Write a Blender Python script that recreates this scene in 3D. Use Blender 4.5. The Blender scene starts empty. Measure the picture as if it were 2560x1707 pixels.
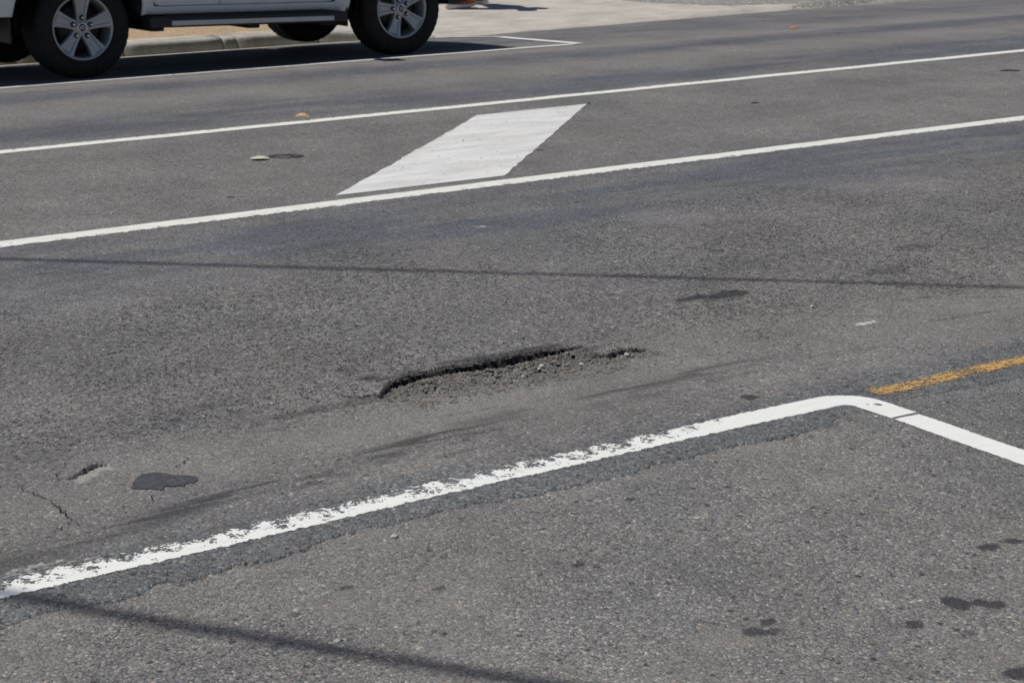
import bpy, bmesh, math, random
import numpy as np
from mathutils import Vector, Matrix

# ------------------------------------------------------------------ camera, light, exposure
scene = bpy.context.scene
COL = scene.collection
random.seed(4)
rng = np.random.default_rng(7)

CAM_H = 1.566
cam_d = bpy.data.cameras.new("camera")
cam = bpy.data.objects.new("camera", cam_d)
COL.objects.link(cam)
r_ = Vector((0.808899, -0.587897, -0.007701))
u_ = Vector((0.14969, 0.193259, 0.969662))
f_ = Vector((0.568573, 0.785511, -0.24433))
cam.matrix_world = Matrix(((r_.x, u_.x, -f_.x, 0), (r_.y, u_.y, -f_.y, 0), (r_.z, u_.z, -f_.z, CAM_H), (0, 0, 0, 1)))
cam_d.sensor_width = 36
cam_d.lens = 66.68
cam_d.clip_start = 0.05
cam_d.clip_end = 3000
cam_d.dof.use_dof = True
cam_d.dof.focus_distance = 5.0
cam_d.dof.aperture_fstop = 13
scene.camera = cam

KX, KY = 0.36, -0.22                      # shadow offset on the ground per metre of height
SUN_D = Vector((KX, KY, -1)).normalized()
ELEV = math.atan2(1, math.hypot(KX, KY))
world = bpy.data.worlds.new("World")
scene.world = world
world.use_nodes = True
wn = world.node_tree
sky = wn.nodes.new("ShaderNodeTexSky")
sky.sky_type = 'NISHITA'
sky.sun_disc = False
sky.sun_elevation = ELEV
sky.sun_rotation = math.atan2(-KX, -KY)
sky.dust_density = 0.6
sky.altitude = 1500
wn.nodes["Background"].inputs[1].default_value = 0.05
wn.links.new(sky.outputs[0], wn.nodes["Background"].inputs[0])
sun_d = bpy.data.lights.new("sun", 'SUN')
sun_d.energy = 3.6
sun_d.angle = math.radians(0.53)
sun_d.color = (1.0, 0.955, 0.89)
sun = bpy.data.objects.new("sun", sun_d)
sun.rotation_euler = SUN_D.to_track_quat('-Z', 'Y').to_euler()
sun.location = (-3, 5, 12)
COL.objects.link(sun)

scene.view_settings.view_transform = 'Standard'
scene.view_settings.look = 'None'
scene.view_settings.exposure = 0.0
scene.view_settings.gamma = 1
scene.view_settings.use_curve_mapping = False
scene.render.engine = 'CYCLES'
scene.cycles.use_denoising = True
scene.cycles.denoiser = 'OPENIMAGEDENOISE'
scene.cycles.denoising_prefilter = 'ACCURATE'
scene.cycles.max_bounces = 6

# ------------------------------------------------------------------ helpers
def tag(o, label=None, cat=None, group=None, kind=None):
    for k, v in (("label", label), ("category", cat), ("group", group), ("kind", kind)):
        if v:
            o[k] = v
    return o

def empty(name, loc=(0, 0, 0), rz=0, parent=None):
    o = bpy.data.objects.new(name, None)
    o.empty_display_size = 0.1
    o.location = loc
    o.rotation_euler = (0, 0, rz)
    o.parent = parent
    COL.objects.link(o)
    return o

def mesh_obj(name, verts, faces, mat, parent=None, smooth=False, loc=(0, 0, 0)):
    me = bpy.data.meshes.new(name)
    me.from_pydata([tuple(v) for v in verts], [], faces)
    me.update()
    if smooth:
        me.polygons.foreach_set("use_smooth", [True] * len(me.polygons))
    o = bpy.data.objects.new(name, me)
    if mat:
        me.materials.append(mat)
    o.location = loc
    o.parent = parent
    COL.objects.link(o)
    return o

def bm_obj(name, bm, mat, parent=None, smooth=False, loc=(0, 0, 0)):
    me = bpy.data.meshes.new(name)
    bm.normal_update()
    bm.to_mesh(me)
    bm.free()
    if smooth:
        me.polygons.foreach_set("use_smooth", [True] * len(me.polygons))
    if mat:
        me.materials.append(mat)
    o = bpy.data.objects.new(name, me)
    o.location = loc
    o.parent = parent
    COL.objects.link(o)
    return o

def add_box(bm, x0, x1, y0, y1, z0, z1, bev=0.0):
    vs = [bm.verts.new(c) for c in ((x0, y0, z0), (x1, y0, z0), (x1, y1, z0), (x0, y1, z0), (x0, y0, z1), (x1, y0, z1), (x1, y1, z1), (x0, y1, z1))]
    fs = [bm.faces.new([vs[i] for i in q]) for q in ((3, 2, 1, 0), (4, 5, 6, 7), (0, 1, 5, 4), (1, 2, 6, 5), (2, 3, 7, 6), (3, 0, 4, 7))]
    if bev:
        es = list({e for f in fs for e in f.edges})
        bmesh.ops.bevel(bm, geom=es, offset=bev, segments=2, affect='EDGES', profile=0.5)

def box_obj(name, dims, mat, parent=None, bev=0.0, smooth=False):
    bm = bmesh.new()
    add_box(bm, *dims, bev=bev)
    return bm_obj(name, bm, mat, parent, smooth)

def loft(name, rings, mat, parent=None, cap=True, smooth=False):
    n = len(rings[0])
    v = [p for r in rings for p in r]
    f = []
    for i in range(len(rings) - 1):
        for j in range(n):
            k = (j + 1) % n
            f.append((i * n + j, i * n + k, (i + 1) * n + k, (i + 1) * n + j))
    if cap:
        f.append(tuple(range(n - 1, -1, -1)))
        f.append(tuple((len(rings) - 1) * n + j for j in range(n)))
    return mesh_obj(name, v, f, mat, parent, smooth)

# numpy value noise
def _h(ix, iy, s):
    n = (ix.astype(np.uint32) * np.uint32(374761393) + iy.astype(np.uint32) * np.uint32(668265263) + np.uint32((s * 974634777) & 0xffffffff))
    n = (n ^ (n >> np.uint32(13))) * np.uint32(1274126177)
    return ((n ^ (n >> np.uint32(16))) & np.uint32(0xffff)).astype(np.float32) / 65535.0

def vn(x, y, size, seed):
    x = x / size + 1000; y = y / size + 1000
    ix = np.floor(x).astype(np.int64); iy = np.floor(y).astype(np.int64)
    fx = (x - ix).astype(np.float32); fy = (y - iy).astype(np.float32)
    fx = fx * fx * (3 - 2 * fx); fy = fy * fy * (3 - 2 * fy)
    a = _h(ix, iy, seed); b = _h(ix + 1, iy, seed); c = _h(ix, iy + 1, seed); d = _h(ix + 1, iy + 1, seed)
    return (a * (1 - fx) + b * fx) * (1 - fy) + (c * (1 - fx) + d * fx) * fy

def fbm(x, y, size, seed, oct=3):
    s = 0; a = 1; t = 0
    for i in range(oct):
        s = s + a * vn(x, y, size / 2 ** i, seed + i * 17); t += a; a *= 0.55
    return s / t

def sst(a, b, x):
    t = np.clip((x - a) / (b - a), 0, 1)
    return t * t * (3 - 2 * t)

def seg_dist(X, Y, pts):
    d = np.full(X.shape, 9.0, np.float32)
    for (ax, ay), (bx, by) in zip(pts[:-1], pts[1:]):
        ux, uy = bx - ax, by - ay
        t = np.clip(((X - ax) * ux + (Y - ay) * uy) / (ux * ux + uy * uy), 0, 1)
        d = np.minimum(d, np.hypot(X - ax - t * ux, Y - ay - t * uy))
    return d

# ------------------------------------------------------------------ node helper
class NT:
    def __init__(self, name, dim='3D'):
        self.dim = dim
        self.m = bpy.data.materials.new(name)
        self.m.use_nodes = True
        self.t = self.m.node_tree
        self.b = self.t.nodes["Principled BSDF"]
        self.out = self.t.nodes["Material Output"]
        self.oc = self.t.nodes.new("ShaderNodeTexCoord").outputs["Object"]
    def put(self, sock, v):
        if isinstance(v, bpy.types.NodeSocket):
            self.t.links.new(v, sock)
        elif v is not None:
            if isinstance(v, tuple) and len(v) == 3 and sock.type == 'RGBA':
                v = v + (1,)
            sock.default_value = v
    def node(self, typ, ins=(), **kw):
        n = self.t.nodes.new(typ)
        for k, v in kw.items():
            setattr(n, k, v)
        for k, v in (ins.items() if isinstance(ins, dict) else enumerate(ins)):
            self.put(n.inputs[k], v)
        return n
    def math(self, op, a, b=None, c=None, clamp=False):
        n = self.node("ShaderNodeMath", [a, b] + ([c] if c is not None else []), operation=op)
        n.use_clamp = clamp
        return n.outputs[0]
    def mix(self, f, a, b, mode='MIX'):
        n = self.t.nodes.new("ShaderNodeMix")
        n.data_type = 'RGBA'; n.blend_type = mode
        self.put(n.inputs[0], f); self.put(n.inputs[6], a); self.put(n.inputs[7], b)
        return n.outputs[2]
    def noise(self, scale, detail=3, rough=0.5, vec=None, out=0):
        n = self.node("ShaderNodeTexNoise", {"Vector": vec or self.oc, "Scale": scale, "Detail": detail, "Roughness": rough})
        n.noise_dimensions = self.dim
        return n.outputs[out]
    def voro(self, scale, feature='F1', vec=None, rnd=1.0):
        n = self.t.nodes.new("ShaderNodeTexVoronoi")
        n.feature = feature
        n.voronoi_dimensions = self.dim
        self.put(n.inputs["Vector"], vec or self.oc); n.inputs["Scale"].default_value = scale
        n.inputs["Randomness"].default_value = rnd
        return n
    def mr(self, v, a, b, c=0.0, d=1.0, smooth=False):
        n = self.node("ShaderNodeMapRange", {"Value": v, "From Min": a, "From Max": b, "To Min": c, "To Max": d})
        n.interpolation_type = 'SMOOTHSTEP' if smooth else 'LINEAR'
        return n.outputs[0]
    def attr(self, name):
        return self.node("ShaderNodeAttribute", attribute_name=name).outputs["Fac"]
    def ramp(self, v, stops):
        n = self.node("ShaderNodeValToRGB", [v])
        e = n.color_ramp.elements
        while len(e) < len(stops):
            e.new(0.5)
        for i, (p, c) in enumerate(stops):
            e[i].position = p; e[i].color = c + (1,)
        return n.outputs[0]
    def scale(self, v3):
        return self.node("ShaderNodeVectorMath", {0: self.oc, 1: v3}, operation='MULTIPLY').outputs[0]
    def bump(self, h, dist, strength=1.0, normal=None):
        n = self.node("ShaderNodeBump", {"Height": h, "Distance": dist, "Strength": strength})
        if normal is not None:
            self.put(n.inputs["Normal"], normal)
        return n.outputs[0]
    def done(self, col=None, rough=None, nor=None, spec=None, metal=None, coat=None):
        for k, v in (("Base Color", col), ("Roughness", rough), ("Normal", nor), ("Specular IOR Level", spec), ("Metallic", metal), ("Coat Weight", coat)):
            if v is not None:
                self.put(self.b.inputs[k], v)
        return self.m

def simple(name, col, rough=0.6, metal=0.0, spec=0.5, coat=0.0, var=0.12, vscale=14.0, bump=0.0, bscale=200.0):
    n = NT(name)
    k = n.noise(vscale, 4)
    f = n.mr(k, 0.3, 0.7, 1 - var, 1 + var)
    c = n.mix(1.0, col, n.node("ShaderNodeCombineColor", [f, f, f]).outputs[0], 'MULTIPLY')
    nor = n.bump(n.noise(bscale, 3), bump) if bump else None
    return n.done(c, rough, nor, spec, metal, coat)

# ------------------------------------------------------------------ materials
def asphalt(name, warm, cool, stone=130.0, contrast=1.0, attrs=True, light=0.06, dots=True):
    n = NT(name, '2D')
    v1 = n.voro(stone)
    rnd = n.node("ShaderNodeSeparateColor", [v1.outputs["Color"]]).outputs
    v2 = n.voro(stone * 2.3)
    rnd2 = n.node("ShaderNodeSeparateColor", [v2.outputs["Color"]]).outputs
    big = n.noise(1.6, 4, 0.6)
    mid = n.noise(11.0, 4, 0.6)
    col = warm
    if attrs:
        col = n.mix(n.attr("blue"), warm, cool)
    # per stone tone
    tone = n.ramp(rnd[0], [(0.0, (0.62, 0.62, 0.64)), (0.25, (0.82, 0.82, 0.83)), (0.6, (1.0, 1.0, 1.0)), (0.86, (1.22, 1.19, 1.15)), (0.95, (1.5, 1.46, 1.4)), (1.0, (2.2, 2.1, 1.95))])
    tone2 = n.ramp(rnd2[1], [(0.0, (0.72, 0.72, 0.73)), (0.5, (1.0, 1.0, 1.0)), (0.93, (1.25, 1.23, 1.2)), (1.0, (1.7, 1.65, 1.55))])
    col = n.mix(min(1, 0.75 * contrast), col, n.mix(1.0, col, tone, 'MULTIPLY'))
    col = n.mix(min(1, 0.7 * contrast), col, n.mix(1.0, col, tone2, 'MULTIPLY'))
    # odd reddish / bluish stones
    hue = n.ramp(rnd[2], [(0.0, (1.25, 0.95, 0.82)), (0.07, (1.0, 1.0, 1.0)), (0.88, (1.0, 1.0, 1.0)), (1.0, (0.82, 0.9, 1.12))])
    col = n.mix(0.8, col, n.mix(1.0, col, hue, 'MULTIPLY'))
    # scattered bigger stones showing at the surface
    v3 = n.voro(stone * 0.38)
    r3 = n.node("ShaderNodeSeparateColor", [v3.outputs["Color"]]).outputs
    bigs = n.math('MULTIPLY', n.math('GREATER_THAN', r3[0], 0.86), n.mr(v3.outputs["Distance"], 0.26, 0.36, 1, 0))
    tint = n.ramp(r3[1], [(0.0, (0.6, 0.62, 0.68)), (0.45, (0.8, 0.8, 0.82)), (0.6, (1.25, 1.18, 1.1)), (1.0, (1.55, 1.45, 1.35))])
    col = n.mix(n.math('MULTIPLY', bigs, 0.75), col, n.mix(1.0, col, tint, 'MULTIPLY'))
    # dark binder between the stones
    gap = n.mr(v1.outputs["Distance"], 0.42, 0.75, 0.0, 1.0)
    gapn = n.math('MULTIPLY', gap, n.mr(n.noise(60, 3), 0.4, 0.62))
    col = n.mix(n.math('MULTIPLY', gapn, 0.7 * contrast), col, n.mix(1.0, col, (0.4, 0.4, 0.42), 'MULTIPLY'))
    # broad unevenness
    f = n.math('MULTIPLY', n.mr(big, 0.3, 0.7, 0.86, 1.13), n.mr(mid, 0.25, 0.75, 0.88, 1.12))
    col = n.mix(1.0, col, n.node("ShaderNodeCombineColor", [f, f, f]).outputs[0], 'MULTIPLY')
    h = n.math('SUBTRACT', 1.0, v1.outputs["Distance"])
    h = n.math('ADD', n.math('MULTIPLY', h, 0.7), n.math('MULTIPLY', n.noise(stone * 3, 3), 0.5))
    bstr = 0.85
    if dots:   # small open voids where a stone has come out
        vd = n.voro(16.0)
        rr = n.node("ShaderNodeSeparateColor", [vd.outputs["Color"]]).outputs
        lim = n.mr(rr[0], 0.45, 1.0, 0.02, 0.13)
        vv = n.math('ADD', vd.outputs["Distance"], n.math('MULTIPLY', n.math('SUBTRACT', n.noise(150, 2), 0.5), 0.12))
        hole = n.math('MULTIPLY', n.math('LESS_THAN', vv, lim), n.math('GREATER_THAN', rr[0], 0.45))
        col = n.mix(n.math('MULTIPLY', hole, 0.7), col, (0.028, 0.026, 0.025))
        h = n.math('SUBTRACT', h, n.math('MULTIPLY', hole, 0.8))
    if attrs:
        rough_a = n.attr("rough")
        # ravelled surface: open joints between coarse stones
        wv = n.node("ShaderNodeVectorMath", {0: n.oc, 1: n.node("ShaderNodeVectorMath", {0: n.noise(45, 2, out=1), 1: (0.02, 0.02, 0.02)}, operation='MULTIPLY').outputs[0]}, operation='ADD').outputs[0]
        ve = n.voro(52.0, 'DISTANCE_TO_EDGE', wv)
        crev = n.mr(ve.outputs["Distance"], 0.03, 0.13, 1.0, 0.0)
        crev = n.math('MULTIPLY', crev, n.mr(n.noise(30, 4, 0.7), 0.48, 0.58))
        crev = n.math('MULTIPLY', crev, rough_a)
        col = n.mix(n.math('MULTIPLY', crev, 0.72), col, (0.022, 0.020, 0.019))
        h = n.math('SUBTRACT', h, n.math('MULTIPLY', crev, 1.6))
        col = n.mix(n.attr("seal"), col, n.mix(1.0, col, (0.80, 0.865, 0.92), 'MULTIPLY'))
        col = n.mix(n.attr("dust"), col, n.mix(0.6, col, (0.26, 0.243, 0.222)))
        col = n.mix(n.attr("dark"), col, n.mix(0.86, col, (0.034, 0.036, 0.042)))
        col = n.mix(n.attr("white"), col, (0.62, 0.61, 0.59))
        wl = n.attr("wall_shade")
        col = n.mix(wl, col, (0.012, 0.012, 0.012))  # shade on the hole walls, painted near-black into the colour
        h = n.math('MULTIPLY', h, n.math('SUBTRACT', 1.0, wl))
    nor = n.bump(h, 0.0048, bstr)
    return n.done(col, n.mr(mid, 0.3, 0.7, 0.72, 0.9), nor, 0.28)

M = {}
M['road'] = asphalt("road_asphalt", (0.190, 0.184, 0.180), (0.110, 0.119, 0.137), 125, 1.05)
M['bay'] = asphalt("old_bay_asphalt", (0.206, 0.201, 0.198), (0.145, 0.153, 0.165), 150, 1.3)
M['ground'] = asphalt("far_ground", (0.24, 0.21, 0.17), (0.2, 0.2, 0.2), 60, 0.8, attrs=False, dots=False)
M['yard'] = asphalt("yard_asphalt", (0.26, 0.25, 0.235), (0.2, 0.2, 0.2), 40, 1.0, attrs=False, dots=False)

def concrete(name, col, grime=0.5):
    n = NT(name, "2D")
    a = n.noise(2.2, 5, 0.6); b = n.noise(30, 4, 0.6); c = n.noise(220, 3)
    s = n.noise(3.0, 4, 0.6, vec=n.scale((0.5, 3.0, 1.0)))
    f = n.math('MULTIPLY', n.mr(a, 0.3, 0.7, 0.86, 1.1), n.math('MULTIPLY', n.mr(b, 0.3, 0.7, 0.92, 1.08), n.mr(c, 0.3, 0.7, 0.9, 1.1)))
    k = n.mix(1.0, col, n.node("ShaderNodeCombineColor", [f, f, f]).outputs[0], 'MULTIPLY')
    k = n.mix(n.math('MULTIPLY', n.mr(s, 0.5, 0.75), grime), k, (0.2, 0.17, 0.14))
    return n.done(k, 0.85, n.bump(n.math('ADD', b, n.math('MULTIPLY', c, 0.6)), 0.004), 0.3)
M['apron'] = concrete("apron_concrete", (0.50, 0.465, 0.415), 0.4)
M['kerb'] = concrete("kerb_concrete", (0.45, 0.43, 0.395), 0.7)

n = NT("sand")
c_ = n.ramp(n.noise(9, 5, 0.65), [(0.3, (0.46, 0.34, 0.22)), (0.7, (0.60, 0.46, 0.31))])
vs_ = n.voro(70)
c_ = n.mix(0.5, c_, n.mix(1.0, c_, n.ramp(n.node("ShaderNodeSeparateColor", [vs_.outputs["Color"]]).outputs[0], [(0, (0.55, 0.55, 0.55)), (1, (1.5, 1.45, 1.4))]), 'MULTIPLY'))
M['sand'] = n.done(c_, 0.9, n.bump(n.math('ADD', n.noise(40, 4), vs_.outputs["Distance"]), 0.02), 0.2)

def paint(name, col, hw, ep, en, chip, fleck=0.3, es=38.0, urange=None, dirt=0.25, stretch=1.0, thin=0.0, flake=20.0):
    """Worn road paint on a strip whose UV map is (metres along, metres across)."""
    n = NT(name, "2D")
    uv = n.node("ShaderNodeSeparateXYZ", [n.node("ShaderNodeUVMap", uv_map="uv").outputs[0]]).outputs
    vec = n.scale((stretch, 1.0, 1.0))
    e1 = n.math('SUBTRACT', n.noise(es, 5, 0.62, vec=vec), 0.5)
    e2 = n.math('SUBTRACT', n.noise(es * 1.1, 5, 0.62, vec=n.node("ShaderNodeVectorMath", {0: vec, 1: (7.3, 3.1, 0)}, operation='ADD').outputs[0]), 0.5)
    k = 1.0
    if urange:
        k = n.mr(uv[0], urange[0], urange[1], 1.0, urange[2])
    dp = n.math('ADD', n.math('SUBTRACT', hw, uv[1]), n.math('MULTIPLY', n.math('SUBTRACT', e1, 0.08), n.math('MULTIPLY', ep, k)))
    dn = n.math('ADD', n.math('ADD', hw, uv[1]), n.math('MULTIPLY', n.math('SUBTRACT', e2, 0.08), n.math('MULTIPLY', en, k)))
    m = n.mr(n.math('MINIMUM', dp, dn), -0.0012, 0.0012, 0, 1)
    # flakes gone
    fl = n.noise(flake, 6, 0.75, vec=n.scale((stretch, 1.1, 1)))
    fl2 = n.noise(85, 4, 0.7, vec=n.scale((stretch, 1.1, 1)))
    thr = n.math('SUBTRACT', 1.0, n.math('MULTIPLY', chip, k))
    side = n.mr(uv[1], -hw, hw, -0.1, 0.1)
    g = n.math('ADD', n.math('ADD', n.math('MULTIPLY', fl, 0.75), n.math('MULTIPLY', fl2, 0.35)), side if ep > en else n.math('MULTIPLY', side, -1.0))
    gone = n.mr(g, n.math('SUBTRACT', thr, 0.008), n.math('ADD', thr, 0.008), 0, 1)
    m = n.math('MULTIPLY', m, n.math('SUBTRACT', 1.0, gone))
    if thin:
        fade = n.mr(n.math('ABSOLUTE', uv[1]), hw * 0.45, hw * 1.1, 0.0, 0.16)
        sp = n.math('SUBTRACT', n.math('ADD', n.noise(75, 6, 0.8, vec=n.scale((0.8, 1.0, 1))), fade), 0.1 * (1 - thin))
        sp = n.math('ADD', sp, n.math('MULTIPLY', n.math('SUBTRACT', n.noise(9, 3), 0.5), 0.22))
        sp = n.mr(sp, 0.44, 0.475, 1, 0)
        m = n.math('MULTIPLY', m, sp)
    d1 = n.noise(14, 5, 0.65, vec=n.scale((0.4, 2.2, 1)))
    d2 = n.noise(320, 2)
    c = n.mix(n.math('MULTIPLY', n.mr(d1, 0.42, 0.75), dirt), col, tuple(x * y for x, y in zip(col, (0.6, 0.55, 0.48))))
    c = n.mix(n.math('MULTIPLY', n.mr(d2, 0.5, 0.8), fleck), c, tuple(x * 0.7 for x in col))
    n.done(c, 0.6, n.bump(n.math('ADD', n.noise(130, 3), n.math('MULTIPLY', m, 0.25)), 0.0018, 0.7), 0.35)
    tr = n.t.nodes.new("ShaderNodeBsdfTransparent")
    mx = n.node("ShaderNodeMixShader", [m, tr.outputs[0], n.b.outputs[0]])
    n.t.links.new(mx.outputs[0], n.out.inputs[0])
    return n.m

WHITE = (0.78, 0.78, 0.745)

# ------------------------------------------------------------------ ground surfaces
def camber(y):
    return -np.clip(np.asarray(y, float) - 13.4, 0, 2.4) * 0.036

def seam_y(x):
    """Near edge of the newer road surfacing."""
    w = 3.70 + 0.0 * x
    return w + (vn(x, x * 0, 0.6, 3) - 0.5) * 0.06 + (vn(x, x * 0, 0.09, 5) - 0.5) * 0.03 + (vn(x, x * 0, 0.025, 6) - 0.5) * 0.02

def grid_mesh(name, xs, ys, Z, attrs, mat):
    nx, ny = len(xs), len(ys)
    X, Y = np.meshgrid(xs, ys)
    co = np.empty((nx * ny, 3), np.float32)
    co[:, 0] = X.ravel(); co[:, 1] = Y.ravel(); co[:, 2] = Z.ravel()
    i = np.arange(nx * ny).reshape(ny, nx)
    q = np.stack([i[:-1, :-1], i[:-1, 1:], i[1:, 1:], i[1:, :-1]], -1).reshape(-1, 4)
    me = bpy.data.meshes.new(name)
    me.vertices.add(nx * ny); me.vertices.foreach_set("co", co.ravel())
    me.loops.add(q.size); me.loops.foreach_set("vertex_index", q.ravel().astype(np.int32))
    me.polygons.add(len(q)); me.polygons.foreach_set("loop_start", np.arange(0, q.size, 4, dtype=np.int32))
    me.polygons.foreach_set("use_smooth", np.ones(len(q), bool))
    me.update(calc_edges=True)
    for k, a in attrs.items():
        t = me.attributes.new(k, 'FLOAT', 'POINT')
        t.data.foreach_set("value", np.clip(a, 0, 1).astype(np.float32).ravel())
    me.materials.append(mat)
    o = bpy.data.objects.new(name, me)
    COL.objects.link(o)
    return o

# --- big ground sheet to the horizon
g = mesh_obj("ground", [(-600, -600, -0.14), (900, -600, -0.14), (900, 900, -0.14), (-600, 900, -0.14)], [(0, 1, 2, 3)], M['ground'])
tag(g, kind="structure")

# --- road surface
xs = np.concatenate([[-60, -30, -15, -8, -4, -2, -1, -0.4, 0.1, 0.5], np.arange(0.8, 6.2, 0.0075), np.arange(6.2, 9.0, 0.025), np.arange(9.0, 18.6, 0.05), [19.5, 21, 24, 30, 45, 80]])
ys = np.concatenate([np.arange(3.56, 4.12, 0.006), np.arange(4.12, 5.0, 0.0048), np.arange(5.0, 6.2, 0.009), np.arange(6.2, 7.8, 0.016), np.arange(7.8, 15.9, 0.045), [15.95, 16.3]])
X, Y = np.meshgrid(xs, ys)
X = X.astype(np.float32); Y = Y.astype(np.float32)
wy = Y + (fbm(X * 0.25, Y, 0.5, 11) - 0.5) * 0.25
def gs(c, w, amp=1.0):
    return amp * np.exp(-((wy - c) / w) ** 2)
streaky = fbm(X * 0.16, Y, 0.16, 21, 4)
patch = fbm(X, Y, 0.6, 31, 4)
blue = gs(12.72, 0.28, 1.25) + gs(11.0, 0.40, 1.15) + gs(14.6, 0.9, 0.55) + gs(7.25, 0.42, 0.8) + gs(6.75, 0.25, 0.35)
blue = blue * (0.45 + 0.9 * sst(0.3, 0.7, streaky)) + 0.2 * sst(0.45, 0.7, patch)
band0 = fbm(X * 0.4, Y, 0.1, 47, 3)
strip = sst(4.06, 3.96, Y + (patch - 0.5) * 0.14)
blue = blue * (1 - strip)
dust = gs(13.2, 0.10, 0.55) + gs(12.05, 0.28, 0.4) + gs(13.35, 0.4, 0.25) + gs(9.1, 0.5, 0.2) * sst(0.4, 0.7, patch)
lite = np.exp(-((wy - 4.42) / 0.26) ** 2) * sst(0.35, 0.6, patch + 0.15)
dust = dust + 0.3 * lite + 0.2 * sst(0.55, 0.75, fbm(X, Y, 0.35, 41, 3)) * sst(7.0, 6.5, Y) * (1 - strip)
rough = sst(4.55, 4.85, wy + (fbm(X, Y, 0.2, 61, 3) - .5) * .4) * sst(6.9, 6.2, wy + (fbm(X, Y, 0.4, 71, 3) - .5) * 1.2)
rough = rough * (0.55 + 0.6 * sst(0.3, 0.6, fbm(X, Y, 0.5, 81, 3))) + 0.4 * sst(7.9, 8.4, Y) * sst(10.4, 9.8, Y) * sst(0.3, 0.6, patch)
rough = rough * (1 - strip) + 0.45 * strip
dust = dust + 0.55 * np.exp(-((X - 4.45) / .5) ** 2 - ((wy - 4.74) / .09) ** 2) + 0.45 * np.exp(-((X - 2.9) / .8) ** 2 - ((wy - 4.45) / .1) ** 2)
blue = blue + 0.55 * np.exp(-((X - 2.5) / .35) ** 2 - ((wy - 4.85) / .09) ** 2) * sst(.3, .6, band0) + 0.14 * sst(0.5, 0.7, fbm(X * 0.6, Y, 0.9, 45, 3)) * sst(7.6, 7.0, Y) * (1 - strip)
dark = np.zeros_like(X)
# tyre scuff beside the bay line
sk = [(1.2, 4.02), (1.49, 4.05), (1.69, 4.083), (1.86, 4.129), (2.09, 4.183), (2.29, 4.19), (2.51, 4.23), (2.75, 4.273), (2.91, 4.285), (3.08, 4.316), (3.36, 4.366), (3.68, 4.345), (4.05, 4.349), (4.3, 4.31), (4.6, 4.25)]
fine = fbm(X * 0.5, Y, 0.03, 91, 3)
band = fbm(X * 0.3, Y, 0.12, 92, 3)
dsk = seg_dist(X, Y, sk) + (band - 0.5) * 0.025
stk = fbm(X * 0.10, Y, 0.022, 94, 3)
dark += 0.9 * sst(0.085, 0.0, dsk) * (0.15 + 0.85 * sst(0.36, 0.58, stk)) * (0.55 + 0.45 * sst(0.3, 0.55, fbm(X, Y, 0.4, 93, 2))) * sst(4.75, 3.9, X)
sk2 = [(2.3, 4.15), (2.86, 4.216), (3.18, 4.239), (3.43, 4.249), (3.79, 4.256), (4.15, 4.244), (4.6, 4.18)]
dark += 0.45 * sst(4.5, 3.8, X) * sst(0.05, 0.0, seg_dist(X, Y, sk2) + (band - 0.5) * 0.06) * sst(0.4, 0.62, fine)
for cx, cy, rx, ry, am in [(4.56, 5.15, .08, .03, 1.0), (4.68, 5.11, .09, .04, 1.0), (4.74, 5.12, .05, .045, 1.0), (3.01, 4.925, .035, .03, .8), (3.03, 4.885, .03, .02, .7), (3.0, 5.06, .03, .02, .55), (2.75, 4.72, .22, .035, .45), (3.807, 4.043, .028, .024, 1.0), (2.345, 4.128, .03, .015, .6), (5.5, 5.05, .12, .05, .5), (5.9, 5.3, .1, .06, .5), (3.78, 4.80, .06, .02, .6), (2.45, 4.95, .12, .04, .3)]:
    dd = np.hypot((X - cx) / rx, (Y - cy) / ry) + (fbm(X, Y, 0.03, 101, 3) - 0.5) * 0.9
    dark += am * sst(1.25, 0.75, dd)
white = np.zeros_like(X)
for cx, cy, rx, ry, am in [(4.78, 4.483, .05, .018, .8), (1.42, 3.99, .22, .01, .5), (1.5, 3.965, .16, .006, .45), (4.764, 6.817, .03, .03, .4)]:
    dd = np.hypot((X - cx) / rx, (Y - cy) / ry) + (fbm(X, Y, 0.02, 111, 3) - 0.5) * 1.6
    white += am * sst(1.1, 0.7, dd) * sst(0.35, 0.6, vn(X, Y, 0.012, 113))
# relief
Z = (fbm(X, Y, 0.5, 121, 3) - 0.5) * 0.004 + camber(Y)
def z_low(x, y, bay=False):
    x = np.array([x], np.float32); y = np.array([y], np.float32)
    if bay:
        return float((-0.0035 + (fbm(x, y, 0.4, 201, 3) - 0.5) * 0.006)[0])
    return float(((fbm(x, y, 0.5, 121, 3) - 0.5) * 0.004 + camber(y))[0])
nb = vn(X, Y, 0.024, 131) - 0.5
nb2 = vn(X, Y, 0.013, 132) - 0.5
near = sst(8.0, 6.5, Y)
flat = 1 - 0.9 * np.exp(-((Y - 3.88) / 0.06) ** 4) * (X < 4.15)
Z += flat * near * (0.3 + 0.9 * rough) * (nb * 0.0042 + nb2 * 0.003)
# pothole
lip = np.array([(2.9, 4.70), (2.929, 4.744), (2.987, 4.809), (3.031, 4.843), (3.112, 4.872), (3.196, 4.879), (3.286, 4.881), (3.328, 4.871), (3.433, 4.875), (3.559, 4.878), (3.655, 4.862), (3.742, 4.850), (3.82, 4.835), (3.9, 4.82)])
yF = np.interp(X, lip[:, 0], lip[:, 1]) + (vn(X, X * 0, 0.07, 141) - 0.5) * 0.016 + (vn(X, X * 0, 0.03, 142) - 0.5) * 0.003
Dx = np.interp(X, [2.905, 2.95, 3.00, 3.10, 3.22, 3.34, 3.46, 3.58, 3.68, 3.76, 3.82], [0, 0.012, 0.020, 0.022, 0.019, 0.022, 0.029, 0.027, 0.017, 0.007, 0])
Wx = np.interp(X, [2.9, 3.0, 3.15, 3.4, 3.6, 3.8], [0.09, 0.20, 0.33, 0.39, 0.33, 0.24])
s = yF - Y
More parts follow.
